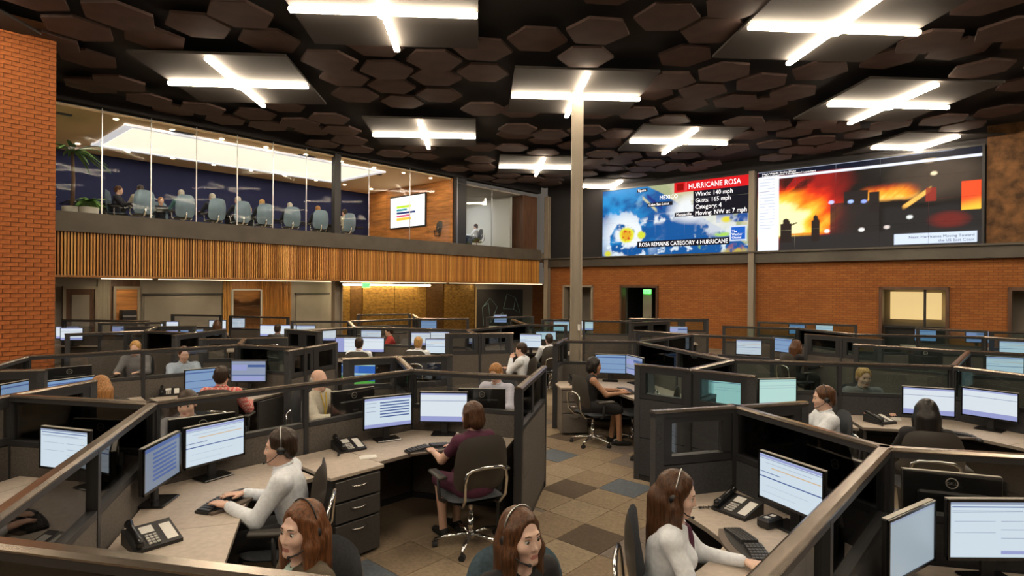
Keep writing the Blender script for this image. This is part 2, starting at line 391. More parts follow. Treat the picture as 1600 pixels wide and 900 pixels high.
# pale door leaf, rail and green exit glow in the corridor
dl = thing('corridor_door', 'pale door leaf standing in the dark corridor opening of the brick wall', 'door', W(UW + 1.2, 12.38, 0), TH)
MB().box((0, 0, 1.1), (.05, .42, 2.2)).build('door_leaf', 'plaster', dl); MB().box((-.04, -.15, 1.0), (.05, .02, .14)).build('handle', 'chrome', dl)
ex = thing('exit_sign', 'green exit sign glowing above the pale corridor door', 'exit sign', W(UW + 1.13, 12.36, 2.10), TH)
MB().box((0, 0, 0), (.05, .34, .17), 0, 0, .01).build('housing', 'exit_green', ex)
_t = put('lettering', text_mesh('EXIT', .13, 'black', .002, 'CENTER'), ex); _t.rotation_euler = (PI / 2, 0, -PI / 2); _t.location = (-.028, 0, -.045)
cl = thing('corridor_fill_light', 'small added fill light on the ceiling inside the dark corridor opening', 'ceiling light', W(UW + .9, 12.3, 2.43), TH)  # added lamp, brightens the pale door leaf
MB().box((0, 0, 0), (.25, .25, .02)).build('diffuser', 'corridor_fill', cl); MB().box((0, 0, .012), (.3, .3, .01)).build('frame', 'plaster_white', cl)
# lit office behind the window opening
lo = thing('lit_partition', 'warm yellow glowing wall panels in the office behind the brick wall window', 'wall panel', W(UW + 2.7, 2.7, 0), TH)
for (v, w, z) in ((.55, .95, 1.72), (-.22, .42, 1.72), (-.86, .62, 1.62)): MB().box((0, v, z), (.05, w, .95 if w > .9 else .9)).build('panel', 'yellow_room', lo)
fr = thing('window_mullions', 'dark metal frame with glass in the brick wall window opening', 'window', W(UW + .15, 2.72, 0), TH)
MB().box((0, 0, 1.12), (.06, 1.6, .07)).build('transom', 'glass_frame', fr); MB().box((0, -.28, 1.2), (.06, .06, 2.2)).build('mullion', 'glass_frame', fr)
MB().box((0, .26, 1.7), (.01, 1.02, 1.1)).build('pane', 'glass_clear', fr); MB().box((0, -.55, 1.7), (.01, .5, 1.1)).build('pane', 'glass_clear', fr)
MB().box((.5, 0, .55), (.5, 1.6, 1.1)).build('counter', 'black', fr)

# ---- free-standing steel column in the middle of the floor
colp = W(10.62, 7.62)
sc_ = thing('steel_column', 'tall free-standing olive steel column in the middle of the office', 'column', (colp[0], colp[1], 0), R(-3))
MB().box((-.085, 0, 3.3), (.035, .30, 6.6)).build('flange', 'column_steel', sc_)
MB().box((.13, 0, 3.3), (.035, .30, 6.6)).build('flange', 'column_steel', sc_)
MB().box((.02, 0, 3.3), (.19, .03, 6.6)).build('web', 'column_steel', sc_)
MB().box((.02, -.11, 3.3), (.19, .012, 6.6)).build('cover_plate', 'column_steel', sc_)
MB().box((.09, -.13, 1.38), (.07, .03, .14), 0, 0, .006).build('wall_phone', 'white_plastic', sc_)

# ---- brick pier at the left
pr = struct('wall_pier', MB().box((1.14, 14.1, 3.45), (2.36, 1.9, 6.9)).build('wall_pier', 'mortar', None, rz=TH))
bk_me = MB().box((0, 0, 0), (.196, .02, .067)).mesh('brick', 'brick_piece')
rest = MB(); nb = 0
for k in range(0, 87):
    z = .05 + k * .077
    for i in range(-1, 12):
        u = 2.32 - .103 - i * .206 + (.103 if k % 2 else 0)
        if u > 2.32 - .05 or u < .1: continue
        vis = u > 1.45 and z > .95 and nb < 300
        if vis: put('brick', bk_me, pr, (u, 13.15 - rnd.uniform(.004, .012), z)); nb += 1
        else: rest.box((u, 13.146, z), (.196, .02, .067))
for k in range(1, 87, 2): rest.box((2.2725, 13.146, .05 + k * .077), (.093, .02, .067))
o = rest.build('brickwork', 'brick_piece', pr); o['kind'] = 'stuff'

# ---- balcony: slatted front, fascia, glazing, rooms behind it
UL, UR = 2.2, 20.9
room('wall_balcony_backing', MB().box(((UL + UR) / 2, VB + .12, (Z0 + Z1) / 2), (UR - UL, .1, Z1 - Z0)), 'slat_back')
slat_me = [MB().box((0, 0, (Z0 + Z1) / 2), (.036, .045, Z1 - Z0)).mesh('slat', m_) for m_ in ('slat_a', 'slat_b', 'slat_c')]
sf = struct('trim_slats', MB().box(((UL + UR) / 2, VB + .05, Z0 + .02), (UR - UL, .1, .04)).build('trim_slats', 'slat_b', None, rz=TH))
ns = 292
for i in range(ns):
    put('slat', rnd.choices(slat_me, (5, 3, 3))[0], sf, (UL + .03 + (UR - UL - .06) * i / (ns - 1), VB + .03 + rnd.uniform(-.006, .006), 0))
room('trim_fascia', MB().box(((UL + UR) / 2, VB + .1, (Z1 + Z2) / 2), (UR - UL, .36, Z2 - Z1)), 'fascia')
room('floor_balcony', MB().box(((UL + UR) / 2, 20.5, 3.7), (UR - UL + 6, 6.8, .3)), 'balcony_carpet')
room('trim_header', MB().box(((UL + UR) / 2, VB + .1, 6.78), (UR - UL, .3, .4)), 'ceiling_black')
room('ceiling_balcony', MB().box((8.2, 20.0, 6.50), (14.6, 5.8, .06)), 'balcony_ceiling')
room('wall_balcony_back', MB().box((8, 22.8, 5.2), (17, .2, 2.8)), 'blue_wall')
room('wall_balcony_left', MB().box((.4, 20, 5.2), (.2, 6, 2.8)), 'dark_wall')
ww = struct('wall_wood', MB().box((15.6, 19.9, 5.2), (.2, 5.8, 2.8)).build('wall_wood', 'slat_back', None, rz=TH))
for i in range(4):
    for j in range(2): MB().box((15.47, 17.75 + 1.42 * i, 4.53 + 1.33 * j), (.06, 1.405, 1.315)).build('panel', 'wood_wall', ww)
# glazing: panes between thin joints, black mullions
def v_at(px):                                  # u on the glass line for a bearing
    t = (px - 800) / 909.0; return VB * (ST + t * CT) / (CT - t * ST)
GJ = [2.45, v_at(160), v_at(237), v_at(308), v_at(372), v_at(428), v_at(480), v_at(522)]
GK = [v_at(533), v_at(578), v_at(642), v_at(709)]
GM = [v_at(731), v_at(770), v_at(800), v_at(846)]
gz = struct('window_1', MB().box((v_at(527), VB + .1, 5.27), (.22, .2, 2.62)).build('window_1', 'glass_frame', None, rz=TH))
MB().box((v_at(719), VB + .1, 5.27), (.62, .2, 2.62)).build('mullion', 'glass_frame', gz)
MB().box((v_at(713), VB - .01, 5.27), (.03, .03, 2.62)).build('edge_strip', 'steel', gz)
for ser in (GJ, GK, GM):
    for a, b_ in zip(ser[:-1], ser[1:]):
        MB().box(((a + b_) / 2, VB + .1, (Z2 + Z3) / 2), (b_ - a - .012, .015, Z3 - Z2)).build('pane', 'glass_clear', gz)
    for a in ser[1:-1]: MB().box((a, VB + .1, (Z2 + Z3) / 2), (.022, .022, Z3 - Z2)).build('glass_joint', 'steel', gz)
# recessed light tray over the conference table
cv = thing('cove_light', 'long recessed glowing ceiling tray above the balcony conference room', 'ceiling light', W(8.65, 19.35, 6.43), TH)
MB().box((0, 0, .01), (7.7, 3.0, .03)).build('diffuser', 'cove', cv)
for (c, d) in (((0, 1.62, .0), (8.2, .16, .06)), ((0, -1.62, 0), (8.2, .16, .06)), ((-3.98, 0, 0), (.18, 3.1, .06)), ((3.98, 0, 0), (.18, 3.1, .06))): MB().box(c, d).build('tray_edge', 'cove_edge', cv)
nd = 0
for v in (17.45, 21.4):
    for k in range(10):
        u = 3.0 + 1.3 * k
        t = thing('downlight', 'small round downlight in the balcony ceiling, %s from the left, %s row' % (ordinal(k), 'front' if v < 19 else 'back'), 'downlight', W(u, v, 6.465), 0, 'balcony downlights')
        MB().lathe([(.085, .0), (.085, .01), (.055, .012)], n=14).build('trim_ring', 'plaster_white', t); MB().lathe([(.05, -.004), (.05, .012)], n=14).build('lamp', 'downlight', t); nd += 1
for k, (u, v) in enumerate(((3.2, 17.9), (5.9, 17.55), (9.6, 17.55), (3.4, 21.8), (12.8, 18.4))):
    o = MB().box((0, 0, 0), (.55, .16, .02)).box((0, 0, -.012), (.5, .02, .01)).build('air_slot', 'black', None, loc=W(u, v, 6.46), rz=TH)
    tag(o, 'dark slot air vent in the balcony ceiling, %s from the left' % ordinal([0, 2, 3, 1, 4][k]), 'vent', 'balcony ceiling vents')
# wall screen on the wood wall
ps = thing('presentation_screen', 'wall-mounted presentation screen with coloured bars on the wood wall', 'screen', W(15.38, 19.75, 5.42), TH)
mat('slide_white', (.9, .9, .9), .5, emit=(.98, .98, 1.0), strength=.62)
MB().box((.02, 0, 0), (.06, 2.42, 1.40), 0, 0, .008).build('bezel', 'black', ps); MB().box((-.015, 0, 0), (.008, 2.30, 1.28)).build('display', 'slide_white', ps)
for i, (c, w, h, z) in enumerate((((.45, .72, .05), 1.0, .10, .22), ((.05, .30, .38), .72, .09, .09), ((.01, .03, .16), 1.28, .085, -.04), ((.55, .10, .22), .88, .085, -.17), ((.85, .52, .06), 1.0, .12, -.30), ((.5, .5, .55), .7, .02, -.43), ((.5, .5, .55), .45, .02, -.48))):
    mat('bar%d' % i, c, .5, emit=c, strength=.5); MB().box((-.022, .72 - w / 2, z), (.006, w, h)).build('chart_bar', 'bar%d' % i, ps)
# office to the right of the wood wall
room('wall_office_back', MB().box((18.0, 21.6, 5.1), (4.6, .2, 2.6)).box((19.55, 19.6, 5.1), (.15, 4.0, 2.6)), 'plaster_white')
room('ceiling_office', MB().box((17.6, 19.3, 6.36), (3.8, 4.6, .06)), 'plaster_grey')
room('wall_office_dark', MB().box((20.3, 18.2, 5.1), (1.0, 2.2, 2.6)), 'wood_door')
o = thing('office_panel_light', 'rectangular ceiling light in the white upstairs office', 'ceiling light', W(17.7, 19.6, 6.32), TH)
MB().box((0, 0, 0), (1.2, .6, .02)).build('diffuser', 'office_light', o); MB().box((0, .32, 0), (1.28, .04, .03)).box((0, -.32, 0), (1.28, .04, .03)).build('frame', 'plaster_white', o)
# ---- recess under the balcony
VR = 20.2
room('ceiling_recess', MB().box((11.5, 18.65, Z0 + .03), (19, 3.2, .06)), 'plaster_grey')
def ub(px, v=VR):
    t = (px - 800) / 909.0; return v * (ST + t * CT) / (CT - t * ST)
def seg(name, p0, p1, m_, z0=0, z1=Z0, v=VR, d=.1):
    a, b_ = ub(p0, v), ub(p1, v); return room(name, MB().box(((a + b_) / 2, v + d / 2, (z0 + z1) / 2), (b_ - a, d, z1 - z0)), m_)
seg('wall_recess_left', 40, 152, 'plaster_grey'); seg('wall_recess_ribbed', 152, 172, 'plaster'); seg('wall_recess_wood', 172, 219, 'wood_door'); seg('wall_recess_board', 219, 348, 'plaster_grey')
seg('wall_recess_slatted', 348, 455, 'slat_b'); seg('wall_recess_panel', 455, 518, 'plaster_grey'); gw = seg('wall_recess_gold', 518, 742, 'gold_dark'); seg('wall_recess_cream', 742, 832, 'plaster'); seg('wall_recess_brick', 832, 872, 'brick')
for (p0, p1, m_, d_) in ((531, 546, 'gold', .05), (547, 565, 'gold_dark', .02), (566, 615, 'gold', .05), (616, 665, 'gold', .04), (666, 692, 'gold_dark', .02), (693, 740, 'gold', .06)):
    a, b_ = ub(p0), ub(p1); MB().box(((a + b_) / 2, VR - d_ / 2, 1.2), (b_ - a, d_, 2.3)).build('panel', m_, gw)
for k in range(9):  # added downlights, there to brighten the recess walls and artwork
    u_ = 5.0 + 1.9 * k; t = thing('downlight', 'small added fill downlight in the ceiling under the balcony, %s from the left' % ordinal(k), 'downlight', W(u_, 19.3, Z0 - .004), 0, 'added recess fill lights')
    MB().lathe([(.075, -.004), (.075, .004)], n=14).build('trim_ring', 'plaster_white', t); MB().lathe([(.05, -.010), (.05, -.004)], n=14).build('lamp', 'downlight', t)
# ribs and slats standing proud on the recess wall
for (p0, p1, n, m_, nm) in ((153, 171, 8, 'plaster', 'rib'), (349, 361, 6, 'slat_c', 'slat'), (409, 453, 20, 'slat_a', 'slat')):
    par = bpy.data.objects['wall_recess_ribbed' if nm == 'rib' else 'wall_recess_slatted']
    for i in range(n):
        u = ub(p0) + (ub(p1) - ub(p0)) * i / (n - 1); MB().box((u, VR - .02, Z0 / 2), (.035, .04, Z0 - .04)).build(nm, m_, par)
def door(n, p0, p1, label_m, glassw):
    a, b_ = ub(p0), ub(p1); t = struct('door_%d' % n, MB().box(((a + b_) / 2, VR - .03, 1.06), (b_ - a, .05, 2.12)).build('door_%d' % n, label_m, None, rz=TH))
    for u in (a - .03, b_ + .03): MB().box((u, VR - .04, 1.08), (.07, .1, 2.16)).build('jamb', 'column_steel', t)
    MB().box(((a + b_) / 2, VR - .04, 2.15), (b_ - a + .13, .1, .08)).build('head', 'column_steel', t)
    if glassw: MB().box(((a + b_) / 2, VR - .065, 1.35), (glassw, .02, 1.2)).build('pane', 'plaster_grey', t)
    MB().box((b_ - .12, VR - .08, 1.0), (.03, .06, .16)).build('handle', 'chrome', t); return t
door(5, 102, 148, 'wood_door', .42); door(6, 180, 214, 'wood_wall', 0)
mc = thing('coffee_machine', 'black coffee machine in the wooden niche under the balcony', 'coffee machine', W((ub(186) + ub(205)) / 2, VR - .30, .9), TH)
MB().box((0, 0, .3), (.38, .3, .6), 0, 0, .02).build('body', 'black', mc); MB().box((0, -.16, .42), (.34, .03, .05)).build('display', 'steel', mc); MB().box((0, -.18, .1), (.3, .1, .02)).build('drip_tray', 'steel', mc)
MB().box((0, 0, -.45), (.62, .46, .9)).build('cabinet', 'wood_door', mc)
wn_ = struct('window_2', MB().box(((ub(363) + ub(406)) / 2, VR - .04, 1.5), (ub(406) - ub(363), .03, 1.15)).build('window_2', 'wood_wall', None, rz=TH))
for p in (362, 407): MB().box((ub(p), VR - .05, 1.5), (.06, .06, 1.2)).build('jamb', 'plaster_white', wn_)
MB().box(((ub(363) + ub(406)) / 2, VR - .05, 2.1), (ub(406) - ub(363), .06, .05)).build('head', 'plaster_white', wn_); MB().box(((ub(363) + ub(406)) / 2, VR - .07, 1.5), (ub(406) - ub(363), .01, 1.13)).build('pane', 'glass', wn_)
for (p0, p1, z) in ((225, 345, 1.95), (462, 512, 1.95)):
    a, b_ = ub(p0), ub(p1); pb = thing('wall_board', 'framed grey board on the recess wall, %s the lit wooden window' % ('left of' if p0 < 300 else 'right of'), 'board', W((a + b_) / 2, VR - .03, 1.15), TH)
    MB().box((0, 0, 0), (b_ - a, .03, 1.55)).build('board', 'plaster_grey', pb); MB().box((0, -.02, .8), (b_ - a + .1, .06, .06)).box((0, -.02, -.8), (b_ - a + .1, .06, .06)).build('frame', 'column_dark', pb)
# dark steel column, gold wall light line, exit sign, artwork
o = MB().box((0, -.1, 1.21), (.04, .24, 2.42)).box((.26, -.1, 1.21), (.04, .24, 2.42)).box((.13, -.1, 1.21), (.24, .03, 2.42)).build('recess_column', 'column_steel', None, loc=W(ub(519, 18.0), 18.0), rz=TH)
tag(o, 'steel column under the balcony at the left end of the gold wall', 'column')
ls = thing('light_line', 'thin glowing light line above the gold wall', 'light strip', W((ub(535, 19.6) + ub(672, 19.6)) / 2, 19.6, 2.30), TH)
MB().box((0, 0, 0), (ub(672, 19.6) - ub(535, 19.6), .05, .05)).build('diffuser', 'strip', ls); MB().box((0, 0, .05), (ub(672, 19.6) - ub(535, 19.6), .08, .05)).build('housing', 'column_dark', ls)
for k, (p0, p1) in enumerate(((160, 240), (250, 520), (535, 700), (705, 850))):
    a, b_ = ub(p0, 17.1), ub(p1, 17.1); l2 = thing('slat_underlight', 'warm light strip under the slatted balcony front, %s from the left' % ordinal(k), 'light strip', W((a + b_) / 2, 17.22, Z0 - .026), TH, 'balcony edge light strips')
    MB().box((0, 0, 0), (b_ - a, .03, .014)).build('diffuser', 'under_strip', l2); MB().box((0, .04, .0), (b_ - a, .03, .03)).build('housing', 'column_dark', l2)
e2 = thing('exit_sign', 'green exit sign hanging in front of the gold wall light line', 'exit sign', W(ub(572, 18.6), 18.6, 2.28), TH)
MB().box((0, 0, 0), (.34, .05, .18), 0, 0, .01).build('housing', 'exit_green', e2); MB().box((0, 0, .115), (.03, .03, .05)).build('hanger', 'column_dark', e2); _t = put('lettering', text_mesh('EXIT', .13, 'black', .002, 'CENTER'), e2); _t.rotation_euler = (PI / 2, 0, 0); _t.location = (0, -.028, -.045)
mat('art_dark', (.035, .032, .03), .6); mat('art_line', (.16, .27, .28), .6); mat('gold_line', (.6, .42, .2), .4)
aw = thing('wall_artwork', 'dark artwork of outlined angular rocks on the cream wall end', 'artwork', W((ub(743) + ub(815)) / 2, VR - .06, 1.15), TH)
aw_w = ub(815) - ub(743); MB().box((0, 0, 0), (aw_w, .06, 1.95)).build('canvas', 'art_dark', aw)
for poly in ([(-.95, -.8), (-1.0, .1), (-.6, .55), (-.2, .1), (-.55, -.7)], [(-.95, .15), (-.7, .3), (-.55, -.7)], [(.15, .0), (.35, .75), (.85, .55), (.75, -.05), (.15, 0)], [(.85, .55), (1.15, -.3), (.75, -.05)], [(-.3, -.6), (.1, -.2), (.4, -.8)]):
    MB().tube([(x * aw_w / 2.6, -.035, z) for x, z in poly], .018, 6).build('outline', 'art_line', aw)
MB().box((-aw_w / 2 - .05, -.02, 0), (.06, .05, 2.2)).build('edge_strip', 'gold_line', aw)

# ---- video walls
def vnoise(x, y, seed=0):
    xi, yi = np.floor(x).astype(int), np.floor(y).astype(int); fx, fy = x - xi, y - yi; fx = fx * fx * (3 - 2 * fx); fy = fy * fy * (3 - 2 * fy)
    def h(a, b_):
        n = (a * 374761393 + b_ * 668265263 + seed * 974711) & 0x7fffffff; n = (n ^ (n >> 13)) * 1274126177 & 0x7fffffff; return ((n ^ (n >> 16)) & 0xffff) / 65535.0
    return (h(xi, yi) * (1 - fx) + h(xi + 1, yi) * fx) * (1 - fy) + (h(xi, yi + 1) * (1 - fx) + h(xi + 1, yi + 1) * fx) * fy
def fbm(x, y, o=4, seed=0):
    t = 0; a = .5; s = 0
    for k in range(o): t = t + a * vnoise(x * 2 ** k, y * 2 ** k, seed + k); s += a; a *= .5
    return t / s
def sstep(a, b_, x): t = np.clip((x - a) / (b_ - a), 0, 1); return t * t * (3 - 2 * t)
def mixc(C, col, f): f = np.clip(f, 0, 1)[..., None]; return C * (1 - f) + np.array(col) * f
def blob(s, t, cs, ct, rs, rt, k=1.0): return np.clip(1.3 - ((s - cs) / rs) ** 2 - ((t - ct) / rt) ** 2, 0, 1) * k
def rect(s, t, a, b_, c, d): return ((s > a) & (s < b_) & (t > c) & (t < d)).astype(float)
def paint_storm(s, t):
    A = 2.24; x, y = s * A, t
    C = np.zeros(s.shape + (3,)); C[:] = (.004, .10, .36)
    n = fbm(x * 3.0 + y * 2.2, y * 5 - x * 2.0, 4, 3)
    C = mixc(C, (.02, .33, .75), sstep(.40, .72, n) * sstep(.6, .1, s)); C = mixc(C, (.45, .80, .95), sstep(.62, .80, fbm(x * 2 + y * 3, y * 4 - x * 3, 4, 9)) * sstep(.5, .0, s) * .8)
    land = sstep(0, .02, y - (1.10 - .62 * (s - .28) / .5 * 1.15 + .05 * (fbm(x * 6, y * 6, 3, 5) - .5))) * sstep(.30, .34, s + .12 * (t - .9))
    C = mixc(C, (.42, .47, .25), land); C = mixc(C, (.68, .62, .40), land * sstep(.45, .7, fbm(x * 5, y * 5, 4, 6)))
    gulf = sstep(.035, .02, np.abs((t - .80) + 1.15 * (s - .375) * 1.7)) * sstep(.335, .345, s) * sstep(.455, .44, s); C = mixc(C, (.008, .03, .26), gulf)
    baja = sstep(.03, .018, np.abs((t - .76) + 1.2 * (s - .35) * 1.7)) * sstep(.30, .315, s) * sstep(.42, .40, s); C = mixc(C, (.62, .60, .36), baja)
    C = mixc(C, (.01, .08, .34), rect(s, t, .80, .99, .40, .60) * sstep(.35, .5, fbm(x * 7, y * 7, 3, 8)))
    # white cloud masses
    wn2 = fbm(x * 11, y * 11, 5, 12)
    C = mixc(C, (.93, .96, .97), (blob(s, t, .66, .62, .17, .20) + blob(s, t, .84, .36, .16, .14) * .7) * sstep(.28, .5, wn2))
    dx, dy = (s - .19) * A, (t - .31); r = np.hypot(dx, dy * 1.15) + 1e-6; a = np.arctan2(dy, dx)
    sp = .5 + .5 * np.cos(a * 1.0 - 5.0 * np.log(r + .03) - 1.2 + 2.2 * (fbm(x * 5, y * 5, 3, 20) - .5))
    C = mixc(C, (.90, .96, 1.0), sstep(.62, .80, sp * .70 + wn2 * .62) * sstep(.66, .20, r))
    C = mixc(C, (.93, .97, 1.0), sstep(.25, .17, r) * sstep(.36, .52, wn2) * .9)
    band = sstep(.09, .02, np.abs(t - (.42 + .62 * (s - .12) - .5 * (s - .12) ** 2 - .05))) * sstep(.10, .16, s) * sstep(.58, .5, s); C = mixc(C, (.92, .97, 1), band * sstep(.42, .6, wn2) * .95)
    C = mixc(C, (.80, .92, 1), sstep(.62, .72, fbm(x * 10, y * 14, 4, 31)) * sstep(.36, .2, t) * .9)
    C = mixc(C, (.85, .85, .04), sstep(.15, .11, r + .05 * (wn2 - .5))); C = mixc(C, (.85, .45, .02), sstep(.11, .07, r + .10 * (wn2 - .5))); C = mixc(C, (.70, .10, .02), sstep(.60, .7, fbm(x * 22, y * 22, 3, 40)) * sstep(.11, .08, r))
    C = mixc(C, (.75, .80, .05), blob(s, t, .30, .30, .03, .06) * sstep(.4, .6, wn2) * 1.5)
    for (cs, ct, rs, rt, col) in ((.865, .44, .035, .045, (.85, .75, .05)), (.84, .245, .05, .03, (.45, .80, .10)), (.92, .03, .05, .09, (.62, .12, .04)), (.92, .0, .09, .07, (.55, .45, .10)), (.045, .04, .03, .05, (.75, .72, .05)), (.72, .10, .03, .05, (.35, .60, .12))): C = mixc(C, col, blob(s, t, cs, ct, rs, rt) * sstep(.3, .5, wn2))
    C = mixc(C, (.004, .004, .012), np.maximum.reduce([rect(s, t, .655, .998, .50, .865), rect(s, t, .27, .885, .11, .21), rect(s, t, .265, .345, .925, .978), rect(s, t, .345, .52, .70, .755), rect(s, t, .535, .67, .525, .58)]))
    C = mixc(C, (.80, .01, .015), rect(s, t, .53, .998, .865, 1.1)); C = mixc(C, (.30, .0, .0), rect(s, t, .548, .595, .885, .985)); C = mixc(C, (.9, .25, .2), rect(s, t, .607, .611, .88, 1.0))
    C = mixc(C, (.75, .85, 1), rect(s, t, .885, .985, .15, .35)); C = mixc(C, (.01, .13, .62), rect(s, t, .893, .977, .165, .335))
    return C
def paint_fire(s, t):
    A = 2.24; x, y = s * A, t; C = np.zeros(s.shape + (3,)); C[:] = (.011, .009, .008)
    n = fbm(x * 4 - y * 2, y * 5 - x * 1.2, 5, 51); n2 = fbm(x * 9 - y * 5, y * 8 - x * 3, 4, 57)
    g = sstep(.66, .10, s) * sstep(1.05, .35, t + .10 * (n - .5)) * sstep(.05, .25, t)     # main fire glow at the left
    heat = g * 1.10 + (n - .5) * .75
    fire = sstep(.52, .36, s + .14 * (n - .5))
    C = mixc(C, (.30, .012, .01), sstep(.05, .4, heat + .25) * fire); C = mixc(C, (.75, .03, .008), sstep(.28, .5, heat) * fire); C = mixc(C, (.95, .22, .01), sstep(.42, .62, heat) * fire); C = mixc(C, (1, .60, .05), sstep(.55, .80, heat) * fire); C = mixc(C, (1, .92, .45), sstep(.74, .98, heat + .12 * blob(s, t, .19, .5, .08, .12)) * fire)
    C = mixc(C, (.03, .008, .006), blob(s, t, .20, .84, .10, .13) * sstep(.36, .5, n2) * .95)
    C = mixc(C, (.075, .052, .036), blob(s, t, .83, .72, .20, .24) * (.4 + .9 * n)); C = mixc(C, (.55, .40, .22), blob(s, t, .80, .93, .03, .045) * .9)
    f2 = sstep(.02, .09, (t - .46) - .02 + .04 * (n2 - .5)) * sstep(.72, .60, t + .06 * (n - .5) + .1 * np.abs(s - .62)) * sstep(.50, .55, s) * sstep(.78, .70, s)
    C = mixc(C, (.80, .04, .01), f2 * sstep(.3, .5, n2 + .3)); C = mixc(C, (1, .45, .03), f2 * sstep(.74, .54, t + .25 * (n2 - .5))); C = mixc(C, (1, .8, .2), f2 * sstep(.60, .48, t + .3 * (n2 - .5)))
    lad = sstep(.035, .02, np.abs((t - .43) - 1.65 * (s - .70))) * sstep(.69, .70, s) * sstep(.815, .80, s); C = mixc(C, (1, .50, .10), lad * sstep(.3, .5, n2 + .1))
    C = mixc(C, (.85, .08, .02), rect(s, t, .925, 1.0, .38, .66) * sstep(.2, .5, n2 + .15)); C = mixc(C, (1, .55, .05), sstep(.50, .36, t + .5 * (.96 - s)) * rect(s, t, .925, 1, .34, .6))
    C = mixc(C, (.30, .03, .02), rect(s, t, .79, .83, .48, .62) * .9)
    C = mixc(C, (.024, .020, .018), rect(s, t, .375, .60, .17, .53) * (.75 + .25 * n2))                      # fire engine
    C = mixc(C, (.02, .015, .014), np.maximum(rect(s, t, .44, .55, .50, .66) * sstep(.4, .55, n + .12), rect(s, t, .55, .60, .40, .63)))
    C = mixc(C, (.02, .018, .018), sstep(.46, .40, t + .08 * (n - .5)) * sstep(.60, .63, s) * (1 - rect(s, t, .92, 1.0, .36, .7)))
    C = mixc(C, (.20, .02, .015), blob(s, t, .88, .27, .08, .09) * .7)
    C = mixc(C, (.025, .022, .022), sstep(.20, .16, t) * sstep(.10, .13, s)); C = mixc(C, (.75, .22, .02), rect(s, t, .18, .37, .185, .205))
    for (cs, w, h) in ((.155, .030, .40), (.305, .022, .42)): C = mixc(C, (.022, .014, .012), np.maximum(rect(s, t, cs - w, cs + w, .1, h - .07), blob(s, t, cs, h - .06, w * .62, .055) > .3))
    C = mixc(C, (.022, .014, .012), sstep(.012, .006, np.abs((t - .30) - .9 * (s - .17))) * rect(s, t, .17, .21, .2, .4))
    for (cs, ct, col) in ((.38, .55, (.55, .6, 1)), (.47, .54, (.4, .55, 1)), (.53, .53, (.3, .4, .9)), (.82, .77, (1, .8, .5)), (.52, .21, (1, .95, .9)), (.36, .215, (1, .95, .9)), (.725, .32, (.8, .85, .8)), (.63, .225, (.7, .6, .55))): C = mixc(C, col, blob(s, t, cs, ct, .014, .022) * 1.2)
    C = mixc(C, (.80, .83, .90), rect(s, t, 0, .115, 0, .935)); C = mixc(C, (.50, .53, .62), rect(s, t, .012, .095, .25, .92) * (np.abs(((t * 26) % 1) - .5) < .12) * sstep(.3, .5, vnoise(s * 40, np.floor(t * 26) * 3.3, 3) + .15))
    C = mixc(C, (.003, .006, .018), rect(s, t, 0, 1.1, .935, 1.1)); C = mixc(C, (.80, .85, 1.0), rect(s, t, .115, 1.1, .895, .925)); C = mixc(C, (.55, .6, .75), rect(s, t, 0, .9, .992, 1.1) * .8)
    C = mixc(C, (.62, .70, .84), rect(s, t, .66, .985, .025, .135))
    return C
MATS['storm_screen'] = attr_emit_mat('storm_screen', .58); MATS['fire_screen'] = attr_emit_mat('fire_screen', .75)
SW, SH = 6.24, 2.80; SZ = 3.59
def video_wall(label, vleft, paint, m_):
    t = thing('video_wall', label, 'video wall', W(UW - .10, vleft, SZ), TH); NX, NY = 5, 4; nx, ny = 44, 26
    for i in range(NX):
        for j in range(NY):
            s0, s1 = i / NX, (i + 1) / NX; t0, t1 = j / NY, (j + 1) / NY
            S, T_ = np.meshgrid(np.linspace(s0, s1, nx + 1), np.linspace(t0, t1, ny + 1)); C = paint(S, T_)
            gx, gz = -(s0 * SW + .002 + (S - s0) / (s1 - s0) * (SW / NX - .004)), t0 * SH + .002 + (T_ - t0) / (t1 - t0) * (SH / NY - .004)
            vs = [(0.0, a, b_) for a, b_ in zip(gx.ravel(), gz.ravel())]; w = nx + 1
            fs = [(r * w + c, r * w + w + c, r * w + w + c + 1, r * w + c + 1) for r in range(ny) for c in range(nx)]
            o0 = len(vs); y0, y1, za, zb = gx.max(), gx.min(), gz.min(), gz.max()
            vs += [(.05, y0, za), (.05, y1, za), (.05, y1, zb), (.05, y0, zb)]; cr = [0, nx, ny * w + nx, ny * w]
            fs += [(o0, o0 + 1, o0 + 2, o0 + 3)] + [(cr[k], o0 + k, o0 + (k + 1) % 4, cr[(k + 1) % 4]) for k in range(4)]
            me = bpy.data.meshes.new('display_panel'); me.from_pydata(vs, [], fs); me.materials.append(MATS[m_])
            ca_ = me.color_attributes.new('picture', 'FLOAT_COLOR', 'POINT'); cc = np.zeros((len(vs), 4), np.float32); cc[:, 3] = 1; cc[:(nx + 1) * (ny + 1), :3] = C.reshape(-1, 3); ca_.data.foreach_set('color', cc.ravel())
            put('display_panel', me, t)
    f = MB(); f.box((.02, -SW / 2, -.03), (.1, SW + .1, .06)).box((.02, -SW / 2, SH + .03), (.1, SW + .1, .06)).box((.02, .03, SH / 2), (.1, .06, SH)).box((.02, -SW - .03, SH / 2), (.1, .06, SH)); f.build('bezel', 'black', t)
    return t
mat('text_white', (.9, .9, .9), .5, emit=(.95, .95, 1), strength=.62); mat('text_navy', (.01, .02, .08), .6)
vw1 = video_wall('video wall showing a hurricane satellite map of Mexico', 13.85, paint_storm, 'storm_screen')
vw2 = video_wall('video wall showing a fire engine before a blaze', 7.34, paint_fire, 'fire_screen')
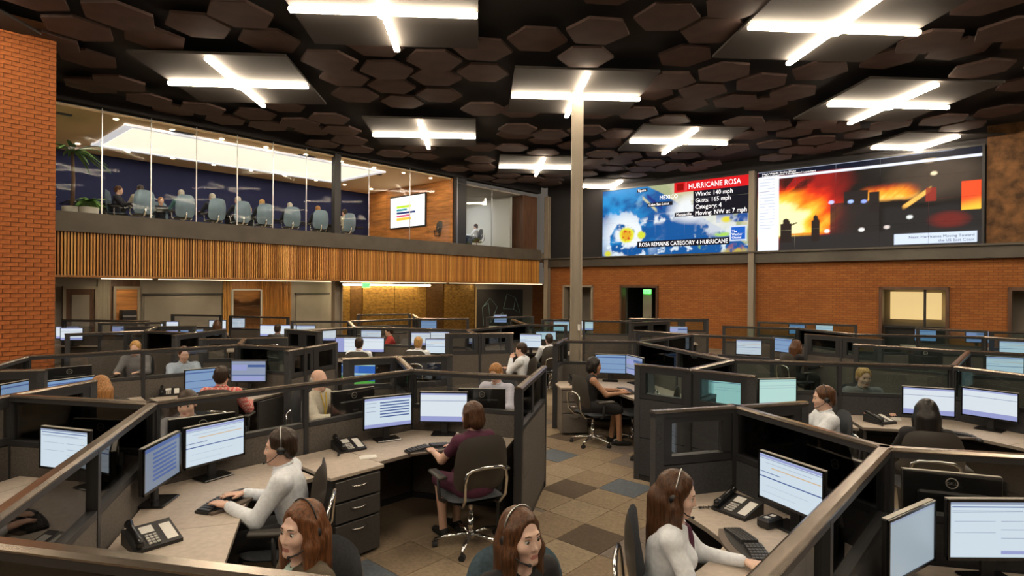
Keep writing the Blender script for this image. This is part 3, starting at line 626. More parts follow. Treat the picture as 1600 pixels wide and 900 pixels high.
def vtxt(par, txt, s, t, size, m_='text_white', sx=1.0, align='LEFT'):
    o = put('lettering', text_mesh(txt, size, m_, .001, align), par); o.rotation_euler = (PI / 2, 0, -PI / 2); o.location = (-.008, -s * SW, t * SH); o.scale = (sx, 1, 1); return o
vtxt(vw1, 'HURRICANE ROSA', .625, .895, .29, sx=.83)
for i, q in enumerate(('Winds: 140 mph', 'Gusts: 165 mph', 'Category: 4', 'Moving: NW at 7 mph')): vtxt(vw1, q, .67, .785 - .087 * i, .235, sx=.92)
vtxt(vw1, 'ROSA REMAINS CATEGORY 4 HURRICANE', .285, .13, .225, sx=.86)
vtxt(vw1, 'Tijuana', .272, .935, .13); vtxt(vw1, 'MEXICO', .43, .79, .22, sx=.95); vtxt(vw1, 'Cabo San Lucas', .352, .71, .145, sx=.98); vtxt(vw1, 'Manzanillo', .545, .535, .15); vtxt(vw1, 'The', .898, .262, .12); vtxt(vw1, 'Weather', .898, .222, .12, sx=.85); vtxt(vw1, 'Channel', .898, .18, .12, sx=.85)
vtxt(vw2, 'High Winds Stoke Blaze', .025, .962, .085, sx=1.35); vtxt(vw2, 'Residents Evacuated, 4 Firefighters Hospitalized', .025, .938, .075, sx=1.2)
vtxt(vw2, 'Next: Hurricanes Moving Toward', .975, .085, .115, 'text_navy', 1.0, 'RIGHT'); vtxt(vw2, 'the US East Coast', .975, .04, .115, 'text_navy', 1.0, 'RIGHT')

# ================================================================== FURNITURE BUILDERS
PH = 1.37          # partition height
DH = .73           # desk height
def dirv(deg): return Vector((math.cos(R(deg)), math.sin(R(deg)), 0))
def rail_mesh(L, w=.076):
    m = MB(); h = w / 2; prof = [(-h, 1.350), (h, 1.350), (h, 1.357), (h - .016, PH), (-h + .016, PH), (-h, 1.357)]
    m.add([(0, y, z) for y, z in prof] + [(L, y, z) for y, z in prof], [(5, 4, 3, 2, 1, 0), (6, 7, 8, 9, 10, 11)] + [(i, (i + 1) % 6, 6 + (i + 1) % 6, 6 + i) for i in range(6)])
    return m
def partition(p0, p1, label, style='glass', fab='fabric', group=None, mod=1.3, ext=.04, detail=True, glass='glass'):
    p0, p1 = Vector((p0[0], p0[1], 0)), Vector((p1[0], p1[1], 0)); d = p1 - p0; L = d.length; rz = math.atan2(d.y, d.x)
    t = thing('cubicle_divider', label, 'partition', p0, rz, group)
    a = rail_mesh(L + 2 * ext).build('top_rail', 'rail', t); a.location.x = -ext
    n = max(1, round(L / mod)); w = L / n; zb = .97
    for i in range(n + 1):
        pw = .07 if i in (0, n) else .045
        MB().box((i * w, 0, .669), (pw, .072, 1.336)).build('post', 'frame' if i not in (0, n) or style != 'end' else 'fabric_dark', t)
    for i in range(n):
        x = (i + .5) * w; iw = w - .06
        if style == 'end':
            bz = .075
            m = MB(); m.box((x, 0, 1.295), (iw, .06, .045)).box((x, 0, zb + .03), (iw, .06, .06)).box((x - iw / 2 + bz / 2, 0, 1.15), (bz, .06, .26)).box((x + iw / 2 - bz / 2, 0, 1.15), (bz, .06, .26)); m.build('window_frame', 'frame', t)
            MB().box((x, 0, 1.15), (iw - 2 * bz, .012, .25)).build('glass_pane', glass, t)
        else:
            MB().box((x, 0, zb + .015), (iw, .068, .04)).build('sill_bar', 'frame', t); MB().box((x, 0, 1.153), (iw, .012, .33)).build('glass_pane', glass, t)
        if detail:
            MB().box((x, 0, .735), (iw + .012, .062, .45)).build('fabric_panel', fab, t); MB().box((x, 0, .285), (iw + .012, .062, .43)).build('fabric_panel', fab, t)
        else: MB().box((x, 0, .51), (iw + .012, .062, .9)).build('fabric_panel', fab, t)
    MB().box((L / 2, 0, 1.3335), (L + 2 * ext - .01, .070, .033)).build('rail_carrier', 'frame', t)
    MB().box((L / 2, 0, .03), (L, .05, .06)).build('base_plate', 'frame', t)
    return t

def desk(J, a1, L1, a2, L2, label, D=.72, c=.95, off=.05, m_='desk'):
    J = Vector((J[0], J[1], 0)); d1, d2 = dirv(a1), dirv(a2); b = (d1 + d2).normalized()
    n1 = (d2 - d1 * d2.dot(d1)).normalized(); n2 = (d1 - d2 * d1.dot(d2)).normalized()
    t = thing('corner_desk', label, 'desk', J, 0); sn = math.sin(R(60))
    o = b * (off / sn); inn = b * (D / sn)
    def pr(pts, nm='worktop'):
        poly = [(p.x, p.y) for p in pts]; ar = sum(poly[i][0] * poly[(i + 1) % len(poly)][1] - poly[(i + 1) % len(poly)][0] * poly[i][1] for i in range(len(poly)))
        if ar < 0: poly = poly[::-1]
        return MB().prism(poly, DH - .03, DH, 1, 0).build(nm, [m_, 'desk_edge'], t)
    p1i, p2i = d1 * c + n1 * D, d2 * c + n2 * D
    cur = [p1i.lerp(inn, .55), inn.lerp((p1i + p2i) / 2, .10), p2i.lerp(inn, .55)]
    pr([o, d1 * c + n1 * off, p1i] + cur + [p2i, d2 * c + n2 * off])
    for (d, n, L) in ((d1, n1, L1), (d2, n2, L2)):
        if L > c + .1:
            pr([d * (c + .004) + n * off, d * L + n * off, d * L + n * D, d * (c + .004) + n * D])
        q = d * (L - .03) + n * (off + D * .5); e = MB().box((0, 0, (DH - .03) / 2), (.03, D * .8, DH - .03)).build('end_panel', 'pedestal', t); e.location = q; e.rotation_euler = (0, 0, math.atan2(d.y, d.x))
    return t

_ped = {}
def pedestal(loc, face, label, m_='pedestal', w=.40, dp=.56, h=.695):
    """front faces the direction FACE (deg)"""
    t = thing('drawer_unit', label, 'drawer unit', (loc[0], loc[1], 0), R(face) + PI / 2)
    MB().box((0, .01, h / 2 + .01), (w, dp - .02, h - .02)).build('body', m_, t)
    for z0, z1 in ((.035, .33), (.34, .505), (.515, .685)):
        dr = MB().box((0, -dp / 2 - .004, (z0 + z1) / 2), (w - .014, .022, z1 - z0 - .008), 0, 0, .003).build('drawer', m_, t)
        zc = z1 - .055; MB().tube([(-.075, -dp / 2 - .012, zc), (-.06, -dp / 2 - .035, zc - .004), (0, -dp / 2 - .047, zc - .008), (.06, -dp / 2 - .035, zc - .004), (.075, -dp / 2 - .012, zc)], .007, 8).build('handle', 'chrome', dr, smooth=True)
    return t

# ---- monitors: the display faces local -Y
SCR = dict(white=(.70, .82, .92), pale=(.80, .88, .95), line=(.06, .12, .34), violet=(.34, .38, .70), mint=(.52, .80, .74), steel=(.16, .20, .30), slate=(.30, .36, .50), dim=(.22, .36, .58), grey=(.42, .45, .50), green=(.10, .55, .06), blue=(.03, .16, .62), warm=(.75, .55, .35), greyblue=(.36, .44, .50), night=(.19, .24, .32))
for k, c in SCR.items(): mat('scr_' + k, (.02, .02, .02), .3, emit=c, strength=.50)
MW, MH = .505, .318
def screen_mesh(kind):
    r = [(-1, -1, 1, 1, 0)]; pal = ['white', 'line', 'violet', 'slate', 'warm']
    if kind == 'chart': r += [(-1, .86, 1, .97, 2), (-1, .80, 1, .82, 1), (-.6, .42, .95, .47, 4), (-1, -.05, 1, 0, 1), (-1, .18, -.3, .21, 1), (-.8, .62, .7, .635, 3), (-.8, -.4, .6, -.39, 3), (-.9, -.7, .2, -.69, 3)]
    elif kind == 'rows':
        r += [(-1, .84, 1, .98, 2)] + [(-.35, .62 - .19 * i, .92, .70 - .19 * i, 1) for i in range(6)] + [(-.92, .66, -.5, .69, 3), (-.92, .40, -.55, .43, 3), (-.92, .1, -.52, .13, 3), (-1, -1, 1, -.74, 2)]
    elif kind == 'blank': pal[0] = 'pale'; r += [(-1, .88, 1, .99, 2), (-1, .45, 1, .475, 1), (-1, -1, 1, -.62, 2)]
    elif kind == 'form':
        r += [(-1, .9, 1, .99, 3), (-.95, .80, .95, .84, 1), (-.95, .66, .6, .69, 3), (-.95, .62, .95, .63, 3), (.12, -.86, .98, -.74, 2), (.12, .3, .9, .32, 3), (.12, 0, .9, .02, 3), (.12, -.3, .9, -.28, 3), (-.9, .3, 0, .315, 3), (-.9, -.1, 0, -.085, 3)]
    elif kind == 'darkrows': pal[0] = 'night'; pal[1] = 'line'; r += [(-1, .8, 1, .97, 1)] + [(-.55, .55 - .2 * i, .8, .66 - .2 * i, 1) for i in range(7)]
    elif kind == 'mint': pal[0] = 'mint'; r += [(-1, .86, 1, .9, 1), (-1, .48, 1, .50, 3), (-1, .30, 1, .32, 3), (-1, -.9, 1, -.87, 3)]
    elif kind == 'blue': pal[0] = 'dim'; r += [(-1, .7, 1, .8, 1), (-1, .0, 1, .05, 1), (-1, -.05, .2, -.02, 0), (-1, -.6, 1, -.56, 1)]
    elif kind == 'violet': pal[0] = 'slate'; r += [(-1, .72, 1, .98, 3), (-.98, .1, -.1, .65, 2), (-.05, .4, .98, .65, 1), (-1, -.42, 1, -.34, 1), (-.9, -.9, .9, -.5, 2)]
    elif kind == 'bands': pal = ['blue', 'green', 'blue', 'mint', 'green']; r += [(-1, -.5, 1, -.15, 1), (-1, -.05, 1, .1, 3), (-1, -1, 1, -.62, 4), (-1, .8, 1, .9, 3)]
    elif kind == 'split': pal[0] = 'pale'; r += [(-1, -1, -.28, 1, 2), (-.25, .8, 1, .86, 1), (-.25, .3, 1, .32, 3), (-.25, -.2, 1, -.18, 3)]
    elif kind == 'plain': pal[0] = 'greyblue'; r += [(-1, .9, 1, .98, 3)]
    elif kind == 'off': pal = ['steel', 'line', 'line', 'line', 'line']
    m = MB()
    for i, (x0, z0, x1, z1, c) in enumerate(r):
        y = -.0 - .0004 * (1 if i else 0); w, h = MW / 2 - .012, MH / 2 - .012
        m.add([(x0 * w, y, z0 * h), (x1 * w, y, z0 * h), (x1 * w, y, z1 * h), (x0 * w, y, z1 * h)], [(0, 1, 2, 3)], c)
    w, h = MW / 2 - .012, MH / 2 - .012
    m.box((0, .004, 0), (2 * w, .006, 2 * h), 0, 0)
    return m.mesh('display', ['scr_' + p for p in pal])
_scr = {}
mon_me = dict(
    housing=MB().box((0, .018, 0), (MW, .028, MH), 0, 0, .006).box((0, .045, -.05), (.36, .03, .20), 0, 0, .012).mesh('housing', 'black'),
    bezel=MB().box((0, 0, MH / 2 - .006), (MW, .012, .012)).box((0, 0, -MH / 2 + .008), (MW, .012, .016)).box((-MW / 2 + .006, 0, 0), (.012, .012, MH)).box((MW / 2 - .006, 0, 0), (.012, .012, MH)).mesh('bezel', 'black_gloss'),
    top_edge=MB().box((0, .018, MH / 2 + .0012), (MW - .01, .026, .003)).mesh('top_edge', 'edge_grey'),
    neck=MB().box((0, .055, .12), (.07, .03, .24), 0, 0, .008).mesh('neck', 'black'),
    base=MB().box((0, .03, .008), (.25, .18, .016), 0, 0, .006).mesh('base', 'black_gloss'),
    ring=MB().tube([(.030 * math.cos(2 * PI * k / 24), 0, .030 * math.sin(2 * PI * k / 24)) for k in range(25)], .0035, 6, 0, False).mesh('logo_ring', 'edge_grey'))
def monitor(loc, face, kind, label, logo=True, group=None, cz=.285, tilt=0.0, z=DH, full=True):
    t = thing('monitor', label, 'monitor', (loc[0], loc[1], z), R(face) + PI / 2, group)
    if kind not in _scr: _scr[kind] = screen_mesh(kind)
    for nm in ('neck', 'base'): put(nm, mon_me[nm], t)
    h = put('housing', mon_me['housing'], t, (0, 0, cz)); put('display', _scr[kind], t, (0, -.0005, cz)); put('bezel', mon_me['bezel'], t, (0, 0, cz)); put('top_edge', mon_me['top_edge'], t, (0, 0, cz))
    if logo:
        lg = put('logo_ring', mon_me['ring'], h, (0, .034, .098)); tx = put('lettering', text_mesh('DELL', .022, 'edge_grey', .001, 'CENTER'), lg, (0, .0, -.008)); tx.rotation_euler = (PI / 2, 0, PI)
    return t

# ---- telephones, keyboards, mice
def build_phone():
    d = {}
    m = MB(); m.add([(-.13, -.11, 0), (.13, -.11, 0), (.13, .11, 0), (-.13, .11, 0), (-.13, -.11, .02), (.13, -.11, .02), (.13, .11, .085), (-.13, .11, .085)], [(0, 3, 2, 1), (4, 5, 6, 7), (0, 1, 5, 4), (1, 2, 6, 5), (2, 3, 7, 6), (3, 0, 4, 7)]); d['body'] = m.mesh('body', 'black')
    m = MB(); m.tube([(-.095, -.10, .035), (-.095, -.095, .058), (-.095, -.05, .07), (-.095, .05, .10), (-.095, .095, .118), (-.095, .105, .10)], [.020, .024, .017, .017, .024, .02], 10); d['handset'] = m.mesh('handset', 'black_gloss', True)
    sl = .065 / .22
    def zz(y): return .02 + (y + .11) * sl
    m = MB(); 
    for i in range(3):
        for j in range(4): y = -.08 + j * .024; m.box((-.035 + i * .022, y, zz(y) + .003), (.016, .014, .008))
    d['keypad'] = m.mesh('keypad', 'white_plastic')
    m = MB(); y0, y1 = .02, .085; m.add([(-.05, y0, zz(y0) + .002), (.02, y0, zz(y0) + .002), (.02, y1, zz(y1) + .002), (-.05, y1, zz(y1) + .002)], [(0, 1, 2, 3)]); d['screen'] = m.mesh('screen', 'white_plastic')
    m = MB(); y0, y1 = -.085, .07; m.add([(.055, y0, zz(y0) + .002), (.115, y0, zz(y0) + .002), (.115, y1, zz(y1) + .002), (.055, y1, zz(y1) + .002)], [(0, 1, 2, 3)]); d['label_strip'] = m.mesh('label_strip', 'paper')
    pts = []
    for k in range(60):
        a = k * .9; s = k / 59; pts.append((-.13 - .05 * math.sin(s * PI) + .006 * math.cos(a), -.10 - .09 * math.sin(s * PI) + .03 * s, .012 + .006 * math.sin(a)))
    d['cord'] = MB().tube(pts, .0025, 5).mesh('cord', 'black'); return d
phone_me = build_phone()
def telephone(loc, face, label, z=DH, sc=1.0):
    t = thing('desk_telephone', label, 'telephone', (loc[0], loc[1], z), R(face) + PI / 2)
    for k, me in phone_me.items(): o = put(k, me, t); 
    t.scale = (sc,) * 3; return t
def build_keyboard():
    d = {}; m = MB(); pts = []
    def yb(x): return -.055 - .035 * (1 - (x / .24) ** 2) 
    top = [(-.24 + .04 * i, .085 - .03 * (abs(-.24 + .04 * i) / .24) ** 2) for i in range(13)]; bot = [(.24 - .04 * i, yb(.24 - .04 * i)) for i in range(13)]
    d['base'] = MB().prism(bot[::-1][::-1] + top, 0, .018).mesh('base', 'black')
    k = MB(); 
    for j in range(5):
        for i in range(14):
            x = -.215 + i * .031; 
            if abs(x) < .012: continue
            y = .062 - j * .021 - .03 * (abs(x) / .24) ** 2; k.box((x, y, .021 + .008 * (1 - abs(x) / .24)), (.026, .017, .010 + .016 * (1 - abs(x) / .24)), -.25 * x / .24)
    d['keys'] = k.mesh('keys', 'key')
    pr = [(-.235 + .0392 * i, yb(-.235 + .0392 * i) + .004) for i in range(13)]; d['palm_rest'] = MB().prism([(x, y - .055 + .02 * (x / .24) ** 2) for x, y in pr] + pr[::-1], 0, .016).mesh('palm_rest', 'palm_rest'); return d
mat('palm_rest', (.13, .10, .08), .6)
kb_me = build_keyboard()
def keyboard(loc, face, label, z=DH):
    t = thing('keyboard', label, 'keyboard', (loc[0], loc[1], z), R(face) + PI / 2)
    put('base', kb_me['base'], t); put('palm_rest', kb_me['palm_rest'], t); o = put('keys', kb_me['keys'], t); o['kind'] = 'stuff'; return t
mouse_me = MB().lathe([(.012, 0), (.034, .004), (.036, .014), (.028, .028), (.012, .034)], n=14).mesh('body', 'black', True); wheel_me = MB().box((0, .03, .03), (.006, .018, .012)).mesh('wheel', 'steel')
def mouse(loc, face, label):
    t = thing('computer_mouse', label, 'mouse', (loc[0], loc[1], DH), R(face) + PI / 2); o = put('body', mouse_me, t); o.scale = (.85, 1.5, 1); put('wheel', wheel_me, t)

# ---- office chairs, occupant facing local +Y
def sup(a, n=4.0):
    c, s = math.cos(a), math.sin(a); return (abs(c) ** (2 / n) * (1 if c >= 0 else -1), abs(s) ** (2 / n) * (1 if s >= 0 else -1))
def pad(fmap, rings=6, n=28, m0=0, m1=1, th=.03):
    m = MB(); F = []; B = []
    for i in range(rings + 1):
        r = i / rings; rowf, rowb = [], []
        for k in range(n):
            a = sup(2 * PI * k / n); p, q = fmap(a[0] * r, a[1] * r, (1 - r ** 5) * th); rowf.append(p); rowb.append(q)
        F.append(rowf); B.append(rowb)
    m.grid(F, m0, True); m.grid([r_[::-1] for r_ in B], m1, True); return m
def chair_meshes(kind):
    d = {}
    if kind == 'exec':
        hw, z0, z1 = .29, .46, 1.16; fm = 'chair_exec'
    else: hw, z0, z1 = .245, .53, 1.02; fm = 'chair_fabric'
    def bk(x, t, th):
        z = (z0 + z1) / 2 + t * (z1 - z0) / 2; w = hw * (1 - .10 * (t + 1) / 2 + .06 * (1 - abs(t))); X = x * w
        y = -.20 - .07 * (t + 1) / 2 - .03 * math.cos(t * 1.6) + .055 * x * x
        return (X, y + th * .8, z), (X, y - th * .5, z)
    shell = dict(task='chair_shell', blue='chair_blue', exec='chair_exec')[kind]
    d['backrest'] = pad(bk).mesh('backrest', [fm if kind != 'blue' else 'chair_blue', shell], True)
    def st(x, t, th): return (x * .25, .02 + t * .24, .45 + th + .02 * t * t), (x * .25, .02 + t * .24, .445 - th * .6)
    d['seat'] = pad(st, th=.04).mesh('seat', [fm, 'chair_shell'], True)
    if kind != 'exec':
        arc = [(-.15, -.08, .41), (-.17, -.22, .43), (-.185, -.30, .52), (-.19, -.315, .66), (-.175, -.325, .735), (-.13, -.33, .765), (0, -.335, .775), (.13, -.33, .765), (.175, -.325, .735), (.19, -.315, .66), (.185, -.30, .52), (.17, -.22, .43), (.15, -.08, .41)]
        d['back_frame'] = MB().tube(arc, .014, 8).mesh('back_frame', 'chrome', True)
    else: d['back_frame'] = MB().tube([(0, -.02, .40), (0, -.2, .41), (0, -.27, .50), (0, -.29, .62)], .025, 8).mesh('back_frame', 'chrome', True)
    arm = MB().box((0, .03, .655), (.085, .27, .032), 0, 0, .012); d['armrest'] = arm.mesh('armrest', 'chair_shell', True)
    d['arm_post'] = MB().tube([(-.06, .0, .42), (-.01, .0, .45), (.0, .0, .52), (0, .01, .64)], .016, 8).mesh('arm_post', 'chrome' if kind == 'exec' else 'frame', True)
    d['gas_lift'] = MB().lathe([(.028, .09), (.028, .25), (.018, .25), (.018, .40), (.06, .40), (.08, .43)], n=14).mesh('gas_lift', 'chrome', True)
    m = MB(); m.lathe([(.055, .07), (.055, .12), (.03, .13)], n=14)
    for k in range(5):
        a = 2 * PI * k / 5 + .3; m.tube([(.03 * math.cos(a), .03 * math.sin(a), .105), (.18 * math.cos(a), .18 * math.sin(a), .095), (.31 * math.cos(a), .31 * math.sin(a), .072)], [.026, .021, .014], 8)
    d['star_base'] = m.mesh('star_base', 'chrome', True)
    d['caster'] = MB().tube([(-.022, 0, .028), (.022, 0, .028)], .028, 12).box((0, 0, .058), (.02, .02, .03)).mesh('caster', 'rubber'); return d
mat('chair_exec', (.14, .205, .27), .35, .25, noise=(6, .12, (1, 1, 1)))
CH = {k: chair_meshes(k) for k in ('task', 'blue', 'exec')}
def chair(loc, face, label, kind='task', group=None, arms=True, z=0.0):
    t = thing('office_chair', label, 'chair', (loc[0], loc[1], z), R(face) - PI / 2, group); d = CH[kind]
    for k in ('seat', 'backrest', 'back_frame', 'gas_lift', 'star_base'): put(k, d[k], t)
    if arms:
        for s in (-1, 1): put('armrest', d['armrest'], t, (s * .30, 0, 0)); o = put('arm_post', d['arm_post'], t, (s * .30, 0, 0)); o.scale = (s, 1, 1)
    for k in range(5):
        a = 2 * PI * k / 5 + .3; put('caster', d['caster'], t, (.31 * math.cos(a), .31 * math.sin(a), 0), a)
    return t

# ================================================================== PEOPLE (smooth implicit bodies, polygonised)
def A3(*p): return np.array(p, dtype=np.float64)
def cap(a, b, ra, rb=None, k=.02, sub=False): return ('c', np.array(a, float), np.array(b, float), ra, ra if rb is None else rb, k, sub, None)
def ell(c, r, M=None, k=.02, sub=False): return ('e', np.array(c, float), np.array(r, float), 0, 0, k, sub, M)
def pol(prims, res, noise=None):
    lo, hi = A3(9, 9, 9), A3(-9, -9, -9)
    for p in prims:
        if p[6]: continue
        if p[0] == 'c': q = np.array([p[1] - p[3], p[1] + p[3], p[2] - p[4], p[2] + p[4]])
        else: rr = np.max(p[2]) if p[7] is not None else p[2]; q = np.array([p[1] - rr, p[1] + rr])
        lo = np.minimum(lo, q.min(0)); hi = np.maximum(hi, q.max(0))
    lo -= .03 + res * 2; hi += .03 + res * 2; n = np.ceil((hi - lo) / res).astype(int) + 1
    V = np.full(n, .08, np.float32); ax = [lo[i] + res * np.arange(n[i]) for i in range(3)]
    for p in prims:
        kind, P0, P1, ra, rb, k, sub, M = p; pad_ = .05 + k
        if kind == 'c': a, b = np.minimum(P0 - ra, P1 - rb) - pad_, np.maximum(P0 + ra, P1 + rb) + pad_
        else: rr = np.max(P1) if M is not None else P1; a, b = P0 - rr - pad_, P0 + rr + pad_
        i0 = np.maximum(((a - lo) / res).astype(int), 0); i1 = np.minimum(((b - lo) / res).astype(int) + 2, n)
        if np.any(i1 <= i0): continue
        sl = tuple(slice(i0[d], i1[d]) for d in range(3))
        X, Y, Z = np.meshgrid(*[ax[d][sl[d]].astype(np.float32) for d in range(3)], indexing='ij')
        if kind == 'c':
            d = P1 - P0; L2 = max(float(d @ d), 1e-9); t = np.clip(((X - P0[0]) * d[0] + (Y - P0[1]) * d[1] + (Z - P0[2]) * d[2]) / L2, 0, 1)
            D = np.sqrt((X - P0[0] - t * d[0]) ** 2 + (Y - P0[1] - t * d[1]) ** 2 + (Z - P0[2] - t * d[2]) ** 2) - (ra + (rb - ra) * t)
        else:
            x, y, z = X - P0[0], Y - P0[1], Z - P0[2]
            if M is not None: x, y, z = (M[0, 0] * x + M[1, 0] * y + M[2, 0] * z, M[0, 1] * x + M[1, 1] * y + M[2, 1] * z, M[0, 2] * x + M[1, 2] * y + M[2, 2] * z)
            k0 = np.sqrt((x / P1[0]) ** 2 + (y / P1[1]) ** 2 + (z / P1[2]) ** 2) + 1e-6; k1 = np.sqrt((x / P1[0] ** 2) ** 2 + (y / P1[1] ** 2) ** 2 + (z / P1[2] ** 2) ** 2) + 1e-6; D = k0 * (k0 - 1) / k1
        o = V[sl]
        if sub: h = np.clip(.5 - .5 * (o + D) / k, 0, 1); V[sl] = o * (1 - h) - D * h + k * h * (1 - h)
        else: h = np.clip(.5 + .5 * (o - D) / k, 0, 1); V[sl] = o * (1 - h) + D * h - k * h * (1 - h)
    if noise is not None:
        X, Y, Z = np.meshgrid(*ax, indexing='ij'); V = V + noise(X, Y, Z).astype(np.float32)
    I = V < 0; c = [I[i:n[0] - 1 + i, j:n[1] - 1 + j, l:n[2] - 1 + l] for i in (0, 1) for j in (0, 1) for l in (0, 1)]
    sm = sum(q.astype(np.int8) for q in c); act = np.argwhere((sm > 0) & (sm < 8)); idx = np.full(np.array(n) - 1, -1, np.int32); idx[tuple(act.T)] = np.arange(len(act))
    cor = np.array([(i, j, l) for i in (0, 1) for j in (0, 1) for l in (0, 1)]); cv = np.stack([V[act[:, 0] + q[0], act[:, 1] + q[1], act[:, 2] + q[2]] for q in cor], 1)
    S = np.zeros((len(act), 3)); N = np.zeros(len(act))
    for a in range(8):
        for b in range(a + 1, 8):
            if np.abs(cor[a] - cor[b]).sum() != 1: continue
            va, vb = cv[:, a], cv[:, b]; m = (va < 0) != (vb < 0); t = np.where(m, va / np.where(m, va - vb, 1), 0)
            S += np.where(m[:, None], cor[a] + t[:, None] * (cor[b] - cor[a]), 0); N += m
    vs = lo + (act + S / N[:, None]) * res; fs = []
    for d in range(3):
        e1, e2 = [(1, 2), (2, 0), (0, 1)][d]; s0 = [slice(None)] * 3; s1 = [slice(None)] * 3; s0[d] = slice(0, -1); s1[d] = slice(1, None); A_, B_ = I[tuple(s0)], I[tuple(s1)]
        for flip, msk in ((False, A_ & ~B_), (True, ~A_ & B_)):
            g = np.argwhere(msk); g = g[(g[:, e1] > 0) & (g[:, e2] > 0)]
            if len(g) == 0: continue
            u1, u2 = np.zeros(3, int), np.zeros(3, int); u1[e1] = 1; u2[e2] = 1
            q = np.stack([idx[tuple((g - u1 - u2).T)], idx[tuple((g - u2).T)], idx[tuple(g.T)], idx[tuple((g - u1).T)]], 1)
            fs.append(q[:, ::-1] if flip else q)
    return vs, np.concatenate(fs)
def sd_obj(name, prims, res, mats_, parent, noise=None, mfun=None):
    vs, fs = pol(prims, res, noise); me = bpy.data.meshes.new(name); me.from_pydata(vs.tolist(), [], fs.tolist())
    for m in (mats_ if isinstance(mats_, (list, tuple)) else [mats_]): me.materials.append(MATS[m])
    me.polygons.foreach_set('use_smooth', [True] * len(fs))
    if mfun is not None: me.polygons.foreach_set('material_index', mfun(vs[fs].mean(1)).astype(np.int32))
    me.update(); return put(name, me, parent)

for nm, c in dict(skin_fair=(.66, .42, .32), skin_pale=(.74, .50, .40), skin_tan=(.42, .22, .13), skin_dark=(.16, .08, .05)).items(): 
    m = mat(nm, c, .5, noise=(14, .08, (1, 1, 1))); m.node_tree.nodes['Principled BSDF'].inputs['Subsurface Weight'].default_value = .06
mat('lips', (.50, .20, .17), .45); mat('brow', (.05, .025, .012), .8); mat('eye_white', (.7, .68, .64), .2); mat('eye_iris', (.05, .03, .02), .15)
for nm, c in dict(hair_dark=(.030, .017, .010), hair_black=(.012, .010, .009), hair_brown=(.085, .036, .015), hair_auburn=(.13, .050, .018), hair_chestnut=(.065, .028, .012), hair_blond=(.42, .24, .08), hair_ginger=(.32, .15, .05), hair_grey=(.40, .37, .33)).items(): hair_mat(nm, c)
for nm, c in dict(shirt_white=(.80, .85, .93), shirt_blue=(.46, .55, .68), shirt_maroon=(.085, .018, .045), shirt_black=(.015, .014, .016), shirt_olive=(.09, .07, .045), shirt_mint=(.40, .55, .50), shirt_grey=(.16, .16, .17), shirt_red=(.50, .05, .04), shirt_cream=(.60, .56, .46), shirt_teal=(.06, .16, .18), shirt_lilac=(.55, .56, .68), navy_suit=(.02, .022, .035), trousers_black=(.012, .012, .014), trousers_grey=(.07, .07, .075), skirt_black=(.013, .012, .014), shoe_black=(.01, .01, .01), lanyard=(.65, .45, .05)).items(): mat(nm, c, .85, noise=(40, .10, (1, 1, 1)), bump=(25, .25))
chk = bpy.data.materials.new('shirt_check'); chk.use_nodes = True; _nt = chk.node_tree; _tc = _nt.nodes.new('ShaderNodeTexCoord'); _cx = _nt.nodes.new('ShaderNodeTexChecker'); _cx.inputs['Scale'].default_value = 38
_cx.inputs['Color1'].default_value = (.62, .10, .09, 1); _cx.inputs['Color2'].default_value = (.70, .42, .38, 1); _nt.links.new(_tc.outputs['Object'], _cx.inputs['Vector']); _nt.links.new(_cx.outputs[0], _nt.nodes['Principled BSDF'].inputs['Base Color']); _nt.nodes['Principled BSDF'].inputs['Roughness'].default_value = .85; MATS['shirt_check'] = chk

def rotm(yaw, pitch, roll=0):
    cy, sy, cp, sp, cr, sr = math.cos(yaw), math.sin(yaw), math.cos(pitch), math.sin(pitch), math.cos(roll), math.sin(roll)
    Z = np.array([[cy, -sy, 0], [sy, cy, 0], [0, 0, 1]]); X = np.array([[1, 0, 0], [0, cp, -sp], [0, sp, cp]]); Y = np.array([[cr, 0, sr], [0, 1, 0], [-sr, 0, cr]]); return Z @ X @ Y
def ik(S, T, l1, l2, pole):
    d = T - S; L = np.linalg.norm(d)
    if L > (l1 + l2) * .995: T = S + d / L * (l1 + l2) * .995; d = T - S; L = np.linalg.norm(d)
    a = (l1 * l1 - l2 * l2 + L * L) / (2 * L); h = math.sqrt(max(l1 * l1 - a * a, 0)); u = d / L; q = pole - u * (pole @ u); q = q / np.linalg.norm(q); return S + u * a + q * h, T
def finger_prims(Wr, fwd, side, curl=.5):
    """hand at wrist Wr reaching along fwd, palm down; side=+1 right hand"""
    f = fwd / np.linalg.norm(fwd); up = A3(0, 0, 1); lat = np.cross(f, up); lat /= np.linalg.norm(lat); upn = np.cross(lat, f)
    P = []; M = np.stack([lat, f, upn], 1); pc = Wr + f * .05
    P.append(ell(pc, (.040, .052, .016), M, .012)); base = Wr + f * .088
    for i, (o, l, s) in enumerate(((-.030, .062, .95), (-.010, .072, 1.0), (.010, .068, 1.0), (.029, .052, .88))):
        b0 = base + lat * o * side + upn * .004; k1 = b0 + f * l * .55 + upn * .010 * 0 - upn * .012 * curl; k2 = k1 + f * l * .40 - upn * .026 * curl
        P += [cap(b0 - f * .012, k1, .0095 * s, .0085 * s, .006), cap(k1, k2, .0085 * s, .0068 * s, .004)]
    t0 = Wr + f * .03 - lat * .030 * side; t1 = t0 + f * .030 - lat * .022 * side - upn * .006; t2 = t1 + f * .028 - lat * .004 * side - upn * .006
    P += [cap(t0, t1, .0125, .0105, .008), cap(t1, t2, .0105, .0082, .005)]; return P

